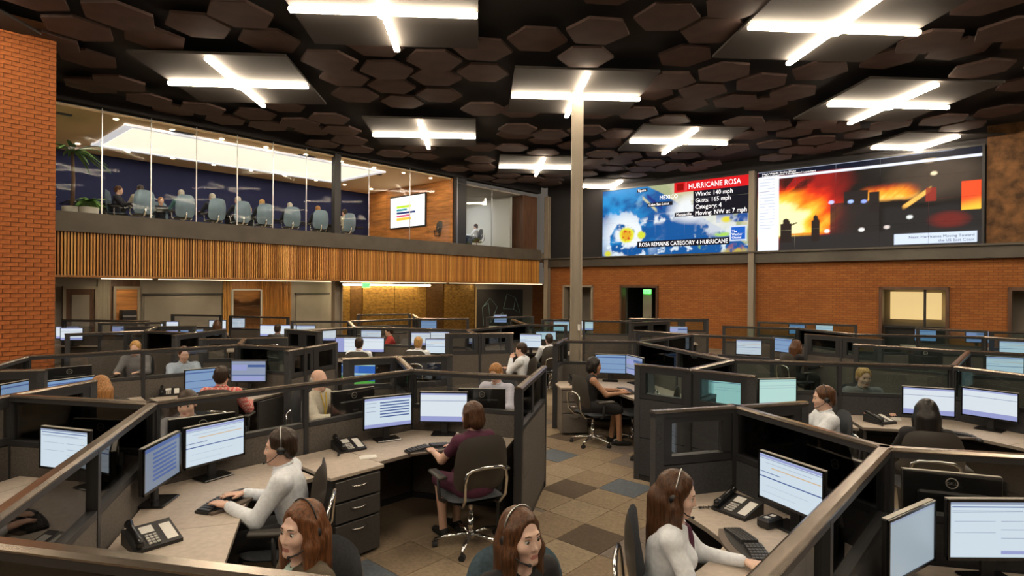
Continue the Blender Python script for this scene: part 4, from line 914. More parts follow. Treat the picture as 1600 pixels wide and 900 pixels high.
def person(loc, face, label, res=.012, hair='short', hairc='hair_dark', skin='skin_fair', top='shirt_white', sleeve='long', bottom='trousers', bmat='trousers_black', lean=8, yaw=0, pitch=-8, roll=0, hands=((-.16, .42, .76), (.16, .42, .76)), female=False, headset=False, inner=None, tie=None, z=0.0, seat=.46, sc=1.0, group=None, legs=True, xr=False, hip=0.0, curl=.5, zup=0.0):
    t = thing('person', label, 'person', (loc[0], loc[1], z), R(face) - PI / 2, group); t.scale = (sc,) * 3
    le = R(lean); s = A3(0, math.sin(le), math.cos(le)); pv = A3(0, -.03, seat + .095); nb = pv + s * .445; ch = pv + s * .28
    fs_ = .9 if female else 1.0; hd = nb + s * .055 + A3(0, .012, .092 + zup); M = rotm(R(yaw), R(pitch), R(roll)); Hs = .97 if female else 1.0
    def H(x, y, z_): return hd + M @ (A3(x, y, z_) * Hs)
    Sh = [nb - s * .055 + A3(q * .172 * fs_, -.005, 0) for q in (-1, 1)]; El, Wr = [], []
    for q, T in zip((-1, 1), hands):
        e, w = ik(Sh[0 if q < 0 else 1], np.array(T, float), .275 * (.95 if female else 1), .245, A3(q * .55, -.35, -.9)); El.append(e); Wr.append(w)
    Hp = [pv + A3(q * .085, .02, -.01) for q in (-1, 1)]; Kn = [A3(q * .10, .40, seat + .055) for q in (-1, 1)]; An = [A3(q * .095, .37 + (.05 if q > 0 else -.03), .085) for q in (-1, 1)]
    def torso(g):
        P = [ell(pv, (.165 + g, .115 + g, .115 + g), None, .05), ell(pv + s * .16, ((.128 if female else .142) + g, .095 + g, .13 + g), None, .05), ell(ch, (.155 * fs_ + g, .105 + g, .15 + g), None, .05), cap(Sh[0], Sh[1], .055 * fs_ + g, None, .05), cap(ch, nb - s * .03, .085 + g, .06 + g, .05)]
        if female: P += [ell(ch + A3(q * .065, .085, -.015), (.058 + g, .055 + g, .058 + g), None, .03) for q in (-1, 1)]
        return P
    ru, rf = (.040, .031) if female else (.048, .036)
    def arms(g, upto=1.0, fl=1.0):
        P = []
        for i in (0, 1):
            if upto > 0: b = Sh[i] + (El[i] - Sh[i]) * min(1, upto); P.append(cap(Sh[i], b, ru + (.004 if female else .010) + g, ru - .004 + g, .03))
            if upto > 1 and fl > 0: P.append(cap(El[i], El[i] + (Wr[i] - El[i]) * fl, ru - .004 + g, rf * .72 + g, .025))
        return P
    def leg(g, skirt=False):
        P = []
        for i in (0, 1):
            P.append(cap(Hp[i], Kn[i], .082 + g, .056 + g, .05 if skirt else .04))
            if not skirt: P.append(cap(Kn[i], An[i], .052 + g, .036 + g, .03))
        return P
    B = torso(0) + arms(0, 2, 1)
    B.append(cap(nb - s * .03, H(0, -.018, -.06), .060 if not female else .050, .054 if not female else .047, .025))
    if legs:
        B += leg(0) + [cap(An[i] + A3(0, -.02, -.03), An[i] + A3(0, .13, -.05), .034, .026, .02) for i in (0, 1)]
    for i, q in enumerate((-1, 1)):
        f = Wr[i] - El[i]; f[2] *= .35; B += finger_prims(Wr[i], f, q, curl)
    B += [ell(H(0, -.014, .030), A3(.074, .094, .088) * Hs, M, .02), ell(H(0, .030, -.038), A3(.057, .064, .080) * Hs, M, .03), cap(H(-.012, .070, -.096), H(.012, .070, -.096), .020 if female else .024, None, .02),
          ell(H(-.036, .058, -.028), A3(.026, .028, .026) * Hs, M, .02), ell(H(.036, .058, -.028), A3(.026, .028, .026) * Hs, M, .02), cap(H(-.032, .076, .022), H(.032, .076, .022), .013, None, .014),
          ell(H(-.032, .098, .002), A3(.019, .014, .012) * Hs, M, .010, True), ell(H(.032, .098, .002), A3(.019, .014, .012) * Hs, M, .010, True),
          cap(H(0, .086, .012), H(0, .1035, -.030), .0060, .0088, .010), ell(H(-.0105, .094, -.034), A3(.0075, .008, .006), M, .007), ell(H(.0105, .094, -.034), A3(.0075, .008, .006), M, .007),
          cap(H(-.016, .0825, -.064), H(.016, .0825, -.064), .0070, None, .008), cap(H(-.013, .0825, -.073), H(.013, .0825, -.073), .0072, None, .008),
          ell(H(-.074, -.010, -.006), A3(.010, .022, .032) * Hs, M, .006), ell(H(.074, -.010, -.006), A3(.010, .022, .032) * Hs, M, .006)]
    Mi = M.T / Hs
    def facemat(c):
        q = (c - hd) @ Mi.T; return ((np.abs(q[:, 0]) < .024 - .9 * np.abs(q[:, 2] + .0685)) & (q[:, 1] > .074) & (np.abs(q[:, 2] + .0685) < .0085)).astype(int)
    sd_obj('body', B, res, [skin, 'lips'], t, None, facemat)
    gr = max(res, .009)
    up = {'long': (2, .93), 'short': (.55, 0), 'half': (.9, 0), 'none': (.0, 0)}[sleeve]
    G = torso(.012) + arms(.011, *up)
    if sleeve == 'none': G[3] = cap(Sh[0] + (Sh[1] - Sh[0]) * .17, Sh[1] + (Sh[0] - Sh[1]) * .17, .060 * fs_, None, .04)
    G += [ell(nb + A3(0, .055, .035), (.052, .06, .05), None, .02, True)] if not (tie or not female) else [ell(nb + A3(0, .085, .035), (.035, .05, .04), None, .012, True)]
    gm = sd_obj('top', G, gr, top, t, (lambda X, Y, Z: .0022 * np.sin(38 * Z + 20 * X + 9 * Y) * np.sin(17 * X - 23 * Z)) if res < .02 else None)
    if not female and sleeve == 'long' and top != 'shirt_olive': MB().tube([tuple(nb + A3(.066 * math.cos(a), .060 * math.sin(a) + .004, .022 - .018 * math.sin(a))) for a in [PI * (.62 + 1.76 * k / 14) for k in range(15)]], .011, 7).build('collar', top, gm, smooth=True)
    if inner: sd_obj('inner_top', [ell(ch + A3(0, .052, .03), (.055, .085, .16), None, .02), ell(nb + A3(0, .075, .035), (.045, .05, .055), None, .01, True)], gr, inner, t)
    if tie: MB().tube([tuple(nb + A3(-.05, .08, .0)), tuple(ch + A3(-.02, .135, .0)), tuple(ch + A3(0, .13, -.14)), tuple(ch + A3(.02, .135, 0)), tuple(nb + A3(.05, .08, .0))], .007, 6).build('lanyard', tie, gm)
    if legs:
        if bottom == 'skirt': sd_obj('skirt', torso(.014)[:1] + leg(.016, True), gr, bmat, t)
        else: sd_obj('trousers', torso(.013)[:1] + leg(.013), gr, bmat, t)
        for i in (0, 1): sd_obj('shoe', [cap(An[i] + A3(0, -.03, -.045), An[i] + A3(0, .14, -.055), .040, .032, .02), cap(An[i] + A3(0, -.02, -.03), An[i] + A3(0, .05, -.03), .042, .036, .02)], gr, 'shoe_black', t)
    # hair
    hr = []
    def he(c, r, k=.03, sub=False): hr.append(ell(H(*c), A3(*r) * Hs, M, k, sub))
    def hc(a, b, ra, rb, k=.03): hr.append(cap(H(*a), H(*b), ra, rb, k))
    gz_ = lambda p: p                                                    # long hair hangs straight down from the head
    def hang(a, dx, dy, L, ra, rb): p0 = H(*a); hr.append(cap(p0, p0 + A3(dx, dy, -L), ra, rb, .03))
    if hair == 'bald': he((0, -.045, -.012), (.080, .074, .050)); he((0, .02, .055), (.09, .10, .055), .01, True)
    else:
        he((0, -.020, .038), (.085, .105, .094))
        if hair in ('short', 'crop'): he((0, -.06, -.03), (.074, .055, .065))
        if hair == 'bob': hc((-.066, -.012, .02), (-.076, .012, -.085), .036, .026); hc((.066, -.012, .02), (.076, .012, -.085), .036, .026); he((0, -.060, -.045), (.088, .062, .085))
        if hair == 'long':
            for q in (-1, 1): hc((q * .064, -.002, .03), (q * .078, .014, -.07), .032, .034); hang((q * .078, .012, -.07), q * .012, .015, .24, .036, .022)
            he((0, -.060, -.03), (.092, .062, .10)); hang((0, -.075, -.06), 0, -.03, .30, .085, .06); hang((-.05, -.05, -.06), -.02, -.02, .30, .05, .04); hang((.05, -.05, -.06), .02, -.02, .30, .05, .04)
        if hair == 'pony': he((0, -.06, -.01), (.076, .055, .06)); hc((0, -.115, .035), (0, -.150, .02), .030, .036); hang((0, -.150, .02), .01, .01, .27, .045, .028); 
        he((0, .090, -.042), (.068, .064, .092), .012, True); he((0, .112, .028), (.066, .062, .062), .018, True)
        if hair in ('short', 'crop'):
            for q in (-1, 1): he((q * .095, .03, -.05), (.04, .06, .055), .01, True)
    sd_obj('hair', hr, max(res, .006), hairc, t, (lambda X, Y, Z: .0022 * np.sin(150 * X + 3.0 * np.sin(16 * Z)) * np.sin(120 * Y + 2.5 * np.sin(13 * Z))) if res < .009 else None)
    if res < .013:
        for q in (-1, 1):
            e = MB().lathe([(.0005, -.0118), (.006, -.0102), (.0102, -.006), (.0118, 0), (.0102, .006), (.0074, .0092)], n=14); k = len(e.f); e.lathe([(.0074, .0092), (.004, .0111), (.0005, .0118)], n=14, m=1)
            o = e.build('eye', ['eye_white', 'eye_iris'], t, True); Rm = Matrix(M.tolist()) @ Matrix.Rotation(-PI / 2 - .12, 3, 'X'); o.matrix_local = Matrix.Translation(Vector(H(q * .0315, .0760, .001))) @ Rm.to_4x4()
            MB().tube([tuple(H(q * .014, .0905, .024)), tuple(H(q * .030, .0900, .029)), tuple(H(q * .046, .0800, .025))], [.002, .0030, .0014], 6).build('eyebrow', 'brow' if hairc != 'hair_blond' else hairc, t)
            MB().tube([tuple(H(q * .018, .0835, .006)), tuple(H(q * .031, .0875, .0115)), tuple(H(q * .045, .0790, .007))], [.0008, .0014, .0008], 6).build('eyelash', 'brow', t)
    if headset:
        b = MB().tube([tuple(H(.094 * math.sin(a), -.012 + .0 * a, .020 + .118 * math.cos(a))) for a in np.linspace(-1.75, 1.75, 19)], .0042, 6).build('headset', 'steel' if headset != 'dark' else 'black', t, True)
        for q in (-1, 1): MB().tube([tuple(H(q * .078, -.008, -.008)), tuple(H(q * .100, -.008, -.008))], .027, 14).build('ear_cup', 'black', b, True)
        q = -1 if headset != 'right' else 1
        MB().tube([tuple(H(q * .098, -.005, -.012)), tuple(H(q * .094, .03, -.045)), tuple(H(q * .070, .075, -.078)), tuple(H(q * .045, .106, -.088))], .0035, 6).build('microphone_boom', 'black', b, True)
        MB().lathe([(.004, -.007), (.008, -.004), (.008, .004), (.004, .007)], tuple(H(q * .043, .108, -.088)), 8).build('microphone', 'rubber', b, True)
    return t
def copy_person(src, loc, face, label, z=0.0, group=None, sc=None):
    r = src.copy(); COL.objects.link(r); r.location = (loc[0], loc[1], z); r.rotation_euler = (0, 0, R(face) - PI / 2); r['label'] = label
    if group: r['group'] = group
    if sc: r.scale = (sc,) * 3
    def rec(o, par):
        for c in o.children:
            if c.name == par.name: continue
            k = c.copy(); COL.objects.link(k); k.parent = par; rec(c, k)
    rec(src, r); return r

# ================================================================== PLACEMENT
NS = (-1.95, 2.07)
A0 = (-2.734, 4.439, 1.370)
A1 = (-1.072, 6.283, 1.370)
A2 = (0.188, 5.893, 1.370)
A0L = (-4.042, 4.704, 1.370)
A1B = (-1.459, 7.481, 1.370)
R0 = (2.148, 3.342, 1.370)
R1 = (1.728, 4.508, 1.370)
C0 = (2.819, 7.408, 1.370)
C1 = (2.129, 9.793, 1.370)
C2 = (5.270, 6.941, 1.370)
D0 = (3.536, 11.456, 1.370)
L0 = (-5.995, 7.194, 1.370)
M0 = (-4.126, 8.775, 1.370)
G0 = (-2.995, 8.394, 1.370)
def off(p, deg, l): v = dirv(deg) * l; return (p[0] + v.x, p[1] + v.y)
# ---- partitions of the near pods
partition(NS, (.55, 1.55), 'dark cubicle partition with a metal cap across the bottom left foreground')
partition(NS, A0, 'glazed partition sloping to the lower left beside the man in white at his desk')
partition(A0, A1, 'long glazed partition behind the man in white and the woman in maroon')
partition(A0, A0L, 'glazed partition at the left edge behind the slanting foreground partition')
partition((-3.917, 5.418, 1.370), (-4.19, 4.0), 'short end partition at the left edge beside the long-haired blond woman', 'end')
partition(A1, A2, 'glazed partition on the right behind the woman in maroon')
partition((0.070, 5.245, 1.370), (0.363, 6.615, 1.370), 'end partition facing the aisle beside the woman in maroon', 'glass', 'fabric', None, 1.5)
partition(A1, A1B, 'short glazed partition running back behind the twin monitors of the woman in maroon', 'glass', 'fabric', None, 1.4)
partition((-2.065, 7.241, 1.370), (-0.820, 7.663, 1.370), 'end partition in front of the two men in white seen from behind', 'end', 'fabric', None, .66)
partition(R0, R1, 'glazed partition behind the monitors of the woman in the white cardigan', 'glass', 'fabric_dark')
partition(R0, off(R0, 228, 2.62), 'thick-capped glazed partition sloping to the lower right foreground', 'glass', 'fabric_dark')
partition(R0, off(R0, -12, 2.62), 'glazed partition running off the right edge in the foreground', 'glass', 'fabric_dark')
partition((1.075, 4.275, 1.370), (2.329, 4.657, 1.370), 'end partition with two small windows beside the white-cardigan woman', 'end', 'fabric_dark', None, .66)
partition((1.510, 6.901, 1.370), (2.503, 6.050, 1.370), 'end partition with two small windows beside the aisle, a screen glowing through one', 'end', 'fabric_dark', None, .66, glass='glass_teal')
partition(off(C0, 228, 1.25), C0, 'glazed partition leading back from the two-window aisle partition', 'glass', 'fabric_dark', glass='glass_teal')
partition(C0, C2, 'long glazed partition behind the black-haired woman and the fair man in white', 'glass', 'fabric_dark', glass='glass_teal')
partition(C0, C1, 'glazed partition behind the monitors of the woman in the black dress', 'glass', 'fabric', glass='glass_teal')
partition(C2, off(C2, -68, 1.5), 'glazed partition leaving the right edge behind the black-haired woman', 'glass', 'fabric_dark', glass='glass_teal')
partition(C2, (6.823, 8.687, 1.370), 'short partition standing end-on at the right, its brown cap steeply sloping')
partition(C1, (0.847, 9.924, 1.370), 'glazed partition behind the woman in the black dress, nearest the column')
partition((0.706, 9.349, 1.370), (0.959, 10.306, 1.370), 'tall end partition by the aisle beside the brown drawer unit')
partition(C1, D0, 'glazed partition running back to the right of the column')
partition(D0, (2.636, 12.384, 1.370), 'partition right of the column with one bright-edged window', 'end', 'fabric', None, 1.2)
partition(D0, (4.767, 10.630, 1.370), 'glazed partition behind the crossing caps right of centre')
partition(L0, M0, 'long glazed partition behind the man in the red checked shirt')
partition(L0, (-5.389, 5.701, 1.370), 'partition at the left edge in front of the brick pier foot')
partition((-5.584, 5.907, 1.370), (-4.923, 6.103, 1.370), 'end partition with a window at the left edge, orange light showing through', 'end')
partition(M0, G0, 'glazed partition right of the monitors of the man in the red checked shirt', glass='glass_teal')
partition((-3.093, 8.048, 1.370), (-2.792, 9.182, 1.370), 'end partition with two windows left of the two men in white', 'end', 'fabric', None, .62)
partition(M0, (-4.519, 9.839, 1.370), 'short partition running back behind the red-shirted man')
partition((-5.151, 9.664, 1.370), (-3.895, 10.017, 1.370), 'end partition facing us behind the red-shirted man', 'end', 'fabric', None, .66)
# ---- partitions of the far pods
FARP = {}
FARP['left, beside the brick pier'] = [((-7.99, 10.46), (-7.13, 11.31)), ((-7.13, 11.31), (-6.01, 10.87)), ((-7.13, 11.31), (-7.65, 12.55)), ((-8.15, 12.30), (-6.90, 12.64)), ((-6.00, 10.36), (-5.83, 11.79)), ((-11.19, 14.54), (-9.03, 14.41)), ((-9.52, 13.45), (-8.34, 13.97)), ((-10.15, 17.41), (-8.63, 17.25))]
FARP['in front of the gold wall'] = [((-4.22, 11.78), (-3.43, 12.71)), ((-3.43, 12.71), (-0.93, 12.20)), ((-3.43, 12.71), (-4.17, 14.90)), ((-5.56, 14.72), (-4.17, 14.90)), ((-4.17, 14.90), (-2.60, 16.33)), ((-2.60, 16.33), (-1.25, 16.52)), ((-2.60, 16.33), (-3.13, 18.53)), ((-4.82, 18.26), (-3.33, 18.94)), ((-8.19, 16.94), (-6.34, 16.48)), ((-4.64, 12.00), (-3.78, 11.48)), ((-1.23, 11.09), (-0.01, 11.44)), ((-0.93, 12.20), (-0.73, 11.37))]
FARP['between the artwork and the column'] = [((-0.93, 12.20), (0.38, 14.15)), ((0.38, 14.15), (1.29, 13.90)), ((-0.72, 17.30), (0.64, 17.88)), ((0.38, 14.15), (0.01, 16.36)), ((0.86, 16.15), (1.83, 16.61))]
FARP['along the brick wall right of the column'] = [((1.98, 15.99), (3.23, 15.85)), ((3.50, 17.18), (5.76, 17.15)), ((3.06, 14.98), (4.30, 15.99)), ((5.10, 13.98), (6.64, 13.49)), ((6.64, 13.49), (7.00, 11.86)), ((6.79, 16.00), (8.80, 14.88)), ((7.00, 11.86), (9.24, 11.37)), ((9.24, 11.37), (9.98, 10.30)), ((5.93, 11.68), (6.68, 10.53)), ((9.64, 13.81), (10.59, 12.99)), ((10.56, 12.80), (11.66, 12.46)), ((5.71, 9.63), (6.82, 8.69)), ((6.82, 8.69), (7.91, 8.07))]
END_STYLE = {(0, 3), (0, 4), (1, 9), (1, 10), (3, 1), (3, 2), (3, 8)}
for ri, (k, L) in enumerate(FARP.items()):
    for i, (a, b_) in enumerate(L):
        st = 'end' if (ri, i) in END_STYLE else 'glass'
        order = sorted(range(len(L)), key=lambda q: (L[q][0][0] + L[q][1][0]) / (L[q][0][1] + L[q][1][1])).index(i)
        partition(a, b_, 'low glazed office partition %s, %s from the left' % (k, ordinal(order)), st, 'fabric', 'far office partitions ' + k, .66 if st == 'end' else 1.5, detail=False, glass='glass' if ri < 2 else 'glass_teal')

# ---- desks, drawers
desk(A0, 48, 1.0, 288, 2.3, 'beige corner desk of the man in white at the lower left')
desk(A1, 228, .96, -12, 1.16, 'beige corner desk of the woman in maroon', .74)
desk(R0, 108, 1.18, 228, 1.9, 'pale corner desk of the woman in the white cardigan')
desk(R0, 228, 1.9, -12, 1.9, 'corner desk under the twin monitors at the bottom right')
desk(C0, 228, 1.12, -12, 1.22, 'corner desk of the fair man in white on the right')
desk(C2, 168, 1.22, -68, 1.45, 'corner desk of the black-haired woman on the right')
desk(C1, 174, 1.0, 288, 1.9, 'corner desk of the woman in the black dress', .95, .98)
desk(A0, 168, 1.2, 288, 1.75, 'desk behind the slanting glass at the far lower left, a keyboard on it')
desk(A0, 48, 1.2, 168, 1.2, 'desk behind the glass at the left, two monitor backs on it')
desk(A1, 228, 1.2, 106, 1.1, 'desk of the bald man behind the glass')
desk(A1, 106, 1.1, -16, 1.1, 'desk of the fair man facing us behind the glass')
desk(M0, 228, 1.2, -19, 1.05, 'corner desk of the man in the red checked shirt')
desk(L0, 41, 1.2, -79, 1.2, 'corner desk of the long-haired blond woman at the left')
o = MB().box((.9, .3, DH - .015), (1.3, .5, .03), 0, 0, .004).box((.28, .3, .35), (.03, .46, .70)).box((1.5, .3, .35), (.03, .46, .70)).build('straight_desk', 'desk', None, loc=(NS[0], NS[1], 0), rz=R(-11.5)); tag(o, 'desk of the auburn-haired woman behind the foreground partition', 'desk')
pedestal(off(off(A0, 48, 1.27), -42, .50), -42, 'black three-drawer unit with chrome handles left of the woman in maroon', 'pedestal', .44, .66)
pedestal((.95, 9.20), -84, 'brown three-drawer unit at the aisle beside the woman in the black dress', 'pedestal_brown')
wt = MB().box((0, 0, DH - .012), (.51, .76, .03), 0, 0, .004).build('drawer_worktop', 'desk', None, loc=off(off(A0, 48, 1.27), -42, .46), rz=R(48)); tag(wt, 'loose beige worktop lying on the black drawer unit', 'worktop')
wt2 = MB().box((0, 0, DH - .012), (.46, .62, .03), 0, 0, .004).build('drawer_worktop', 'desk', None, loc=(.95, 9.22), rz=R(6)); tag(wt2, 'beige worktop lying on the brown drawer unit by the aisle', 'worktop')

# ---- monitors of the near stations
for (pl, turn, kind, lab) in (
 (((-2.348, 4.628), -31.3), 0, 'chart', 'large lit monitor right of the pair before the man in white'),
 (((-2.454, 4.101), 4.7), 0, 'darkrows', 'angled monitor left of the pair before the man in white'),
 (((-1.223, 5.789), -57.9), 0, 'rows', 'monitor with dark text rows, left of the pair before the woman in maroon'),
 (((-0.698, 6.019), -91.4), 0, 'blank', 'bright monitor right of the pair before the woman in maroon'),
 (((-3.373, 4.389), -106.7), 0, 'form', 'tilted bright monitor behind the slanting glass at the left edge'),
 (((-2.585, 4.868), -50.7), 180, 'off', 'black monitor back with a ring logo behind the glass above the lit chart monitor'),
 (((-3.181, 4.736), -96.3), 180, 'off', 'black monitor back behind the slanting glass at the left'),
 (((-1.68, 6.16), -43), 180, 'blank', 'monitor back behind the glass left of the twin lit monitors'),
 (((-0.313, 6.264), -91.7), 180, 'off', 'black monitor back with a ring logo behind the glass near the aisle'),
 (((1.783, 3.716), -156.9), 0, 'chart', 'lit monitor facing the woman in the white cardigan'),
 (((2.143, 3.905), -153.5), 180, 'off', 'black monitor back with a ring logo above the white-cardigan woman screen'),
 (((2.649, 3.506), -108.8), 180, 'off', 'black monitor back with a ring logo at the right edge behind the foreground glass'),
 (((2.004, 2.895), -56.9), 0, 'plain', 'dim side monitor of the pair at the bottom right corner'),
 (((2.541, 3.043), -89.8), 0, 'form', 'bright monitor with a document at the bottom right corner'),
 (((4.679, 6.521), -110.7), 0, 'blank', 'lit monitor left of the pair before the black-haired woman'),
 (((5.254, 6.390), -144.0), 0, 'blank', 'lit monitor right of the pair before the black-haired woman'),
 (((3.247, 7.088), -82.2), 0, 'mint', 'pale green monitor before the fair man in white'),
 (((2.537, 6.912), -117.1), 0, 'mint', 'pale green monitor glowing through the aisle partition window'),
 (((1.62, 9.52), -99), 0, 'blue', 'blue monitor left of the pair before the woman in the black dress'),
 (((1.963, 9.304), -159.9), 0, 'violet', 'dim violet monitor right of the pair before the woman in the black dress'),
 (((-3.990, 7.594), -45.3), 0, 'blue', 'blue monitor left of the man in the red checked shirt'),
 (((-3.807, 8.427), -86.6), 0, 'violet', 'violet-grey monitor right of the man in the red checked shirt'),
 (((-5.08, 6.72), -28), 0, 'blue', 'blue monitor before the long-haired blond woman'),
 (((-5.821, 7.647), -39.8), 180, 'off', 'black monitor back with a ring logo near the blond woman at the left'),
 (((-5.483, 6.496), -3.2), 0, 'blue', 'small blue monitor at the left edge behind the end partition')):
    monitor(pl[0], pl[1] + turn, kind, lab)

# ---- monitors and benches farther away
def bench(loc, face, label, w=1.3):
    t = thing('straight_desk', label, 'desk', (loc[0], loc[1], 0), R(face) + PI / 2)
    MB().box((0, .05, DH - .015), (w, .62, .03), 0, 0, .004).build('worktop', 'desk', t)
    for s in (-1, 1): MB().box((s * (w / 2 - .03), .05, (DH - .03) / 2), (.03, .56, DH - .03)).build('end_panel', 'pedestal', t)
    return t
FM = [  # place, facing, picture, where
 ((-3.554, 12.596, 1.190), -88, 'split', 'left of the pair before the dark-haired man in white'), ((-3.025, 12.643, 1.190), -92, 'white2', 'right of the pair before the dark-haired man in white'),
 ((-1.581, 12.445, 1.190), -92, 'chart', 'before the fair balding man in white'), ((-2.150, 13.618, 1.190), -90, 'blank', 'behind the fair balding man in white'), ((-1.730, 13.853, 1.190), -90, 'blank', 'right behind the fair balding man in white'),
 ((-3.428, 14.195, 1.190), -90, 'chart', 'behind the red-topped colleague'), ((0.432, 13.304, 1.190), -100, 'chart', 'before the man resting his chin'), ((0.786, 13.336, 1.190), -85, 'blank', 'before the man in white left of the column'),
 ((-2.138, 8.125, 1.190), -95, 'bands', 'with blue and green bands'), ((-6.575, 15.743, 1.190), -95, 'blank', 'left of the man in dark grey'), ((-6.110, 15.797, 1.190), -85, 'blank', 'right of the man in dark grey'),
 ((-8.885, 18.796, 1.190), -80, 'chart', 'below the wooden window under the balcony'), ((-8.952, 17.703, 1.190), -85, 'blank', 'before the dark-haired woman far left'), ((-11.224, 14.837, 1.190), -80, 'blank', 'white and bright beside the brick pier'), ((-11.468, 14.689, 1.190), -70, 'blank', 'partly behind the brick pier'),
 ((-10.496, 17.844, 1.190), -85, 'blank', 'small and pale below the grey board'), ((-10.039, 14.969, 1.190), -90, 'violet', 'small, left below the wooden niche'), ((-6.919, 13.253, 1.190), -80, 'chart', 'behind the left pod, small and white'), ((-7.315, 13.309, 1.190), -60, 'blue', 'blue behind the left pod'),
 ((-5.564, 15.727, 1.190), -85, 'chart', 'left of the gold wall pod'), ((-4.798, 15.061, 1.190), -90, 'blank', 'in front of the gold wall, far left of the two men'), ((-2.618, 18.357, 1.190), -90, 'blue', 'small below the gold wall'), ((-0.438, 22.497, 1.190), -90, 'violet', 'below the outlined-rock artwork'),
 ((-0.046, 16.354, 1.190), -80, 'blue', 'blue, between the artwork and the column'), ((1.565, 18.375, 1.190), -95, 'chart', 'just left of the column'), ((2.390, 18.828, 1.190), -95, 'blank', 'just right of the column'), ((4.684, 16.347, 1.190), -100, 'violet', 'pale, below the storm map'),
 ((4.989, 12.235, 1.190), -110, 'chart', 'white, right of the crossing caps'), ((5.940, 12.775, 1.190), -150, 'blue', 'narrow and blue before the woman with dark hair at right'), ((9.889, 18.403, 1.190), -105, 'chart', 'small below the brick wall, right of the steel upright'), ((11.233, 15.793, 1.190), -110, 'blue', 'blue, below the lit office window'),
 ((12.364, 15.447, 1.190), -115, 'violet', 'pale, right of the lit office window'), ((10.710, 12.406, 1.190), -115, 'chart', 'at the right edge, upper'), ((8.065, 9.508, 1.190), -115, 'chart', 'at the right edge, lower'), ((7.498, 10.537, 1.190), 60, 'off', 'turned away behind the long right-hand partition'), ((8.821, 17.960, 1.190), -95, 'blue', 'teal, far right below the brick wall')]
_scr['white2'] = screen_mesh('blank')
for i, k in {0: .962, 1: .962, 2: .965, 7: 1.06, 13: .96, 14: 1.0, 15: .95, 18: 1.05, 20: .97, 23: .97}.items(): FM[i] = ((FM[i][0][0] * k, FM[i][0][1] * k, 0),) + FM[i][1:]
FM[14] = ((FM[13][0][0] - .42, FM[13][0][1] + .42, 0),) + FM[14][1:]
for i, (p, f, k, w) in enumerate(FM):
    monitor(p, f, k, 'small distant monitor ' + w, logo=(f > 0), group='distant monitors', cz=.30)
done = set()
for i, (p, f, k, w) in enumerate(FM):
    if i in done: continue
    near = [j for j in range(len(FM)) if j not in done and math.hypot(FM[j][0][0] - p[0], FM[j][0][1] - p[1]) < 1.15]
    done |= set(near); c = [sum(FM[j][0][q] for j in near) / len(near) for q in (0, 1)]; sp = max(math.hypot(FM[j][0][0] - c[0], FM[j][0][1] - c[1]) for j in near)
    bench(c, f, 'desk under the monitor ' + w, 1.0 + 2 * sp)

# ---- telephones, keyboards, mice
telephone((-2.130, 3.460, 0.730), -40, 'black desk telephone in the near left corner of the white-shirted man desk')
telephone((-1.523, 5.467, 0.730), -50, 'black desk telephone between the man in white and the woman in maroon')
telephone((1.563, 4.004, 0.730), 215, 'black desk telephone with white label strips before the woman in the white cardigan')
telephone((4.275, 6.737, 0.730), -70, 'black desk telephone left of the black-haired woman')
telephone((-4.751, 8.088, 0.730), -60, 'desk telephone left of the man in the red checked shirt')
telephone((1.06, 9.25), -80, 'desk telephone on the brown drawer unit by the aisle', z=DH + .004)
keyboard((-2.0, 4.12), -17, 'curved black keyboard under the hand of the man in white')
keyboard((1.410, 3.451, 0.730), 180, 'curved black keyboard before the woman in the white cardigan')
keyboard((-0.762, 5.487, 0.730), -55, 'black keyboard under the hand of the woman in maroon')
keyboard((-3.098, 3.826, 0.730), -115, 'curved black keyboard behind the slanting glass at the lower left')
keyboard((1.697, 8.603, 0.730), 190, 'black keyboard before the woman in the black dress')
keyboard((4.627, 6.166, 0.730), 250, 'black keyboard before the black-haired woman')
mouse((4.765, 5.915, 0.730), 250, 'black mouse under the hand of the black-haired woman')
for i, (p, a, lab) in enumerate((((-1.277, 5.200, 0.732), 20, 'small sheet of paper on the black drawer unit worktop'), ((-0.627, 6.109, 0.732), 10, 'small note pad below the bright monitor of the woman in maroon'), ((4.569, 6.901, 0.732), 60, 'white sheet beside the telephone of the black-haired woman'))):
    o = MB().box((0, 0, .004), (.15, .10, .006)).box((.01, .005, .009), (.13, .09, .003)).build('paper_sheet', 'paper', None, loc=p, rz=R(a)); tag(o, lab, 'paper')
dk = thing('docking_box', 'small black box with white keys beside the keyboard of the white-cardigan woman', 'control box', (1.685, 3.770, 0.730), R(30))
MB().box((0, 0, .03), (.16, .09, .06), 0, 0, .01).build('body', 'black', dk); MB().box((-.03, 0, .062), (.03, .03, .006)).box((.03, 0, .062), (.03, .03, .006)).build('keys', 'white_plastic', dk)
lamp_pts = None

# ---- chairs and people on the office floor
def seat(head, face, lab_p, lab_c, kind='task', hb=.09, cd=0, **kw):
    d = dirv(face); loc = (head[0] - d.x * hb, head[1] - d.y * hb); c = dirv(face + cd)
    chair((loc[0] + c.x * .06, loc[1] + c.y * .06), face + cd, lab_c, kind)
    return person(loc, face, lab_p, **kw)
seat((-1.009, 2.654, 1.140), 222, 'young woman with auburn hair and headset looking down to the left', 'dark chair behind the auburn-haired young woman', res=.006, hair='long', hairc='hair_auburn', skin='skin_pale', top='shirt_olive', female=True, headset='dark', inner='shirt_mint', lean=6, yaw=18, pitch=0, bmat='trousers_grey', hands=((-.14, .34, .74), (.12, .36, .74)))
seat((0.093, 2.564, 1.130), -55, 'young woman with long brown hair and headset at the bottom centre, facing right', 'blue-grey chair behind the young woman at the bottom centre', 'blue', res=.006, hair='long', hairc='hair_brown', skin='skin_pale', top='shirt_black', female=True, headset='right', lean=4, yaw=4, pitch=2, hands=((-.16, .30, .70), (.16, .30, .70)), cd=-28)
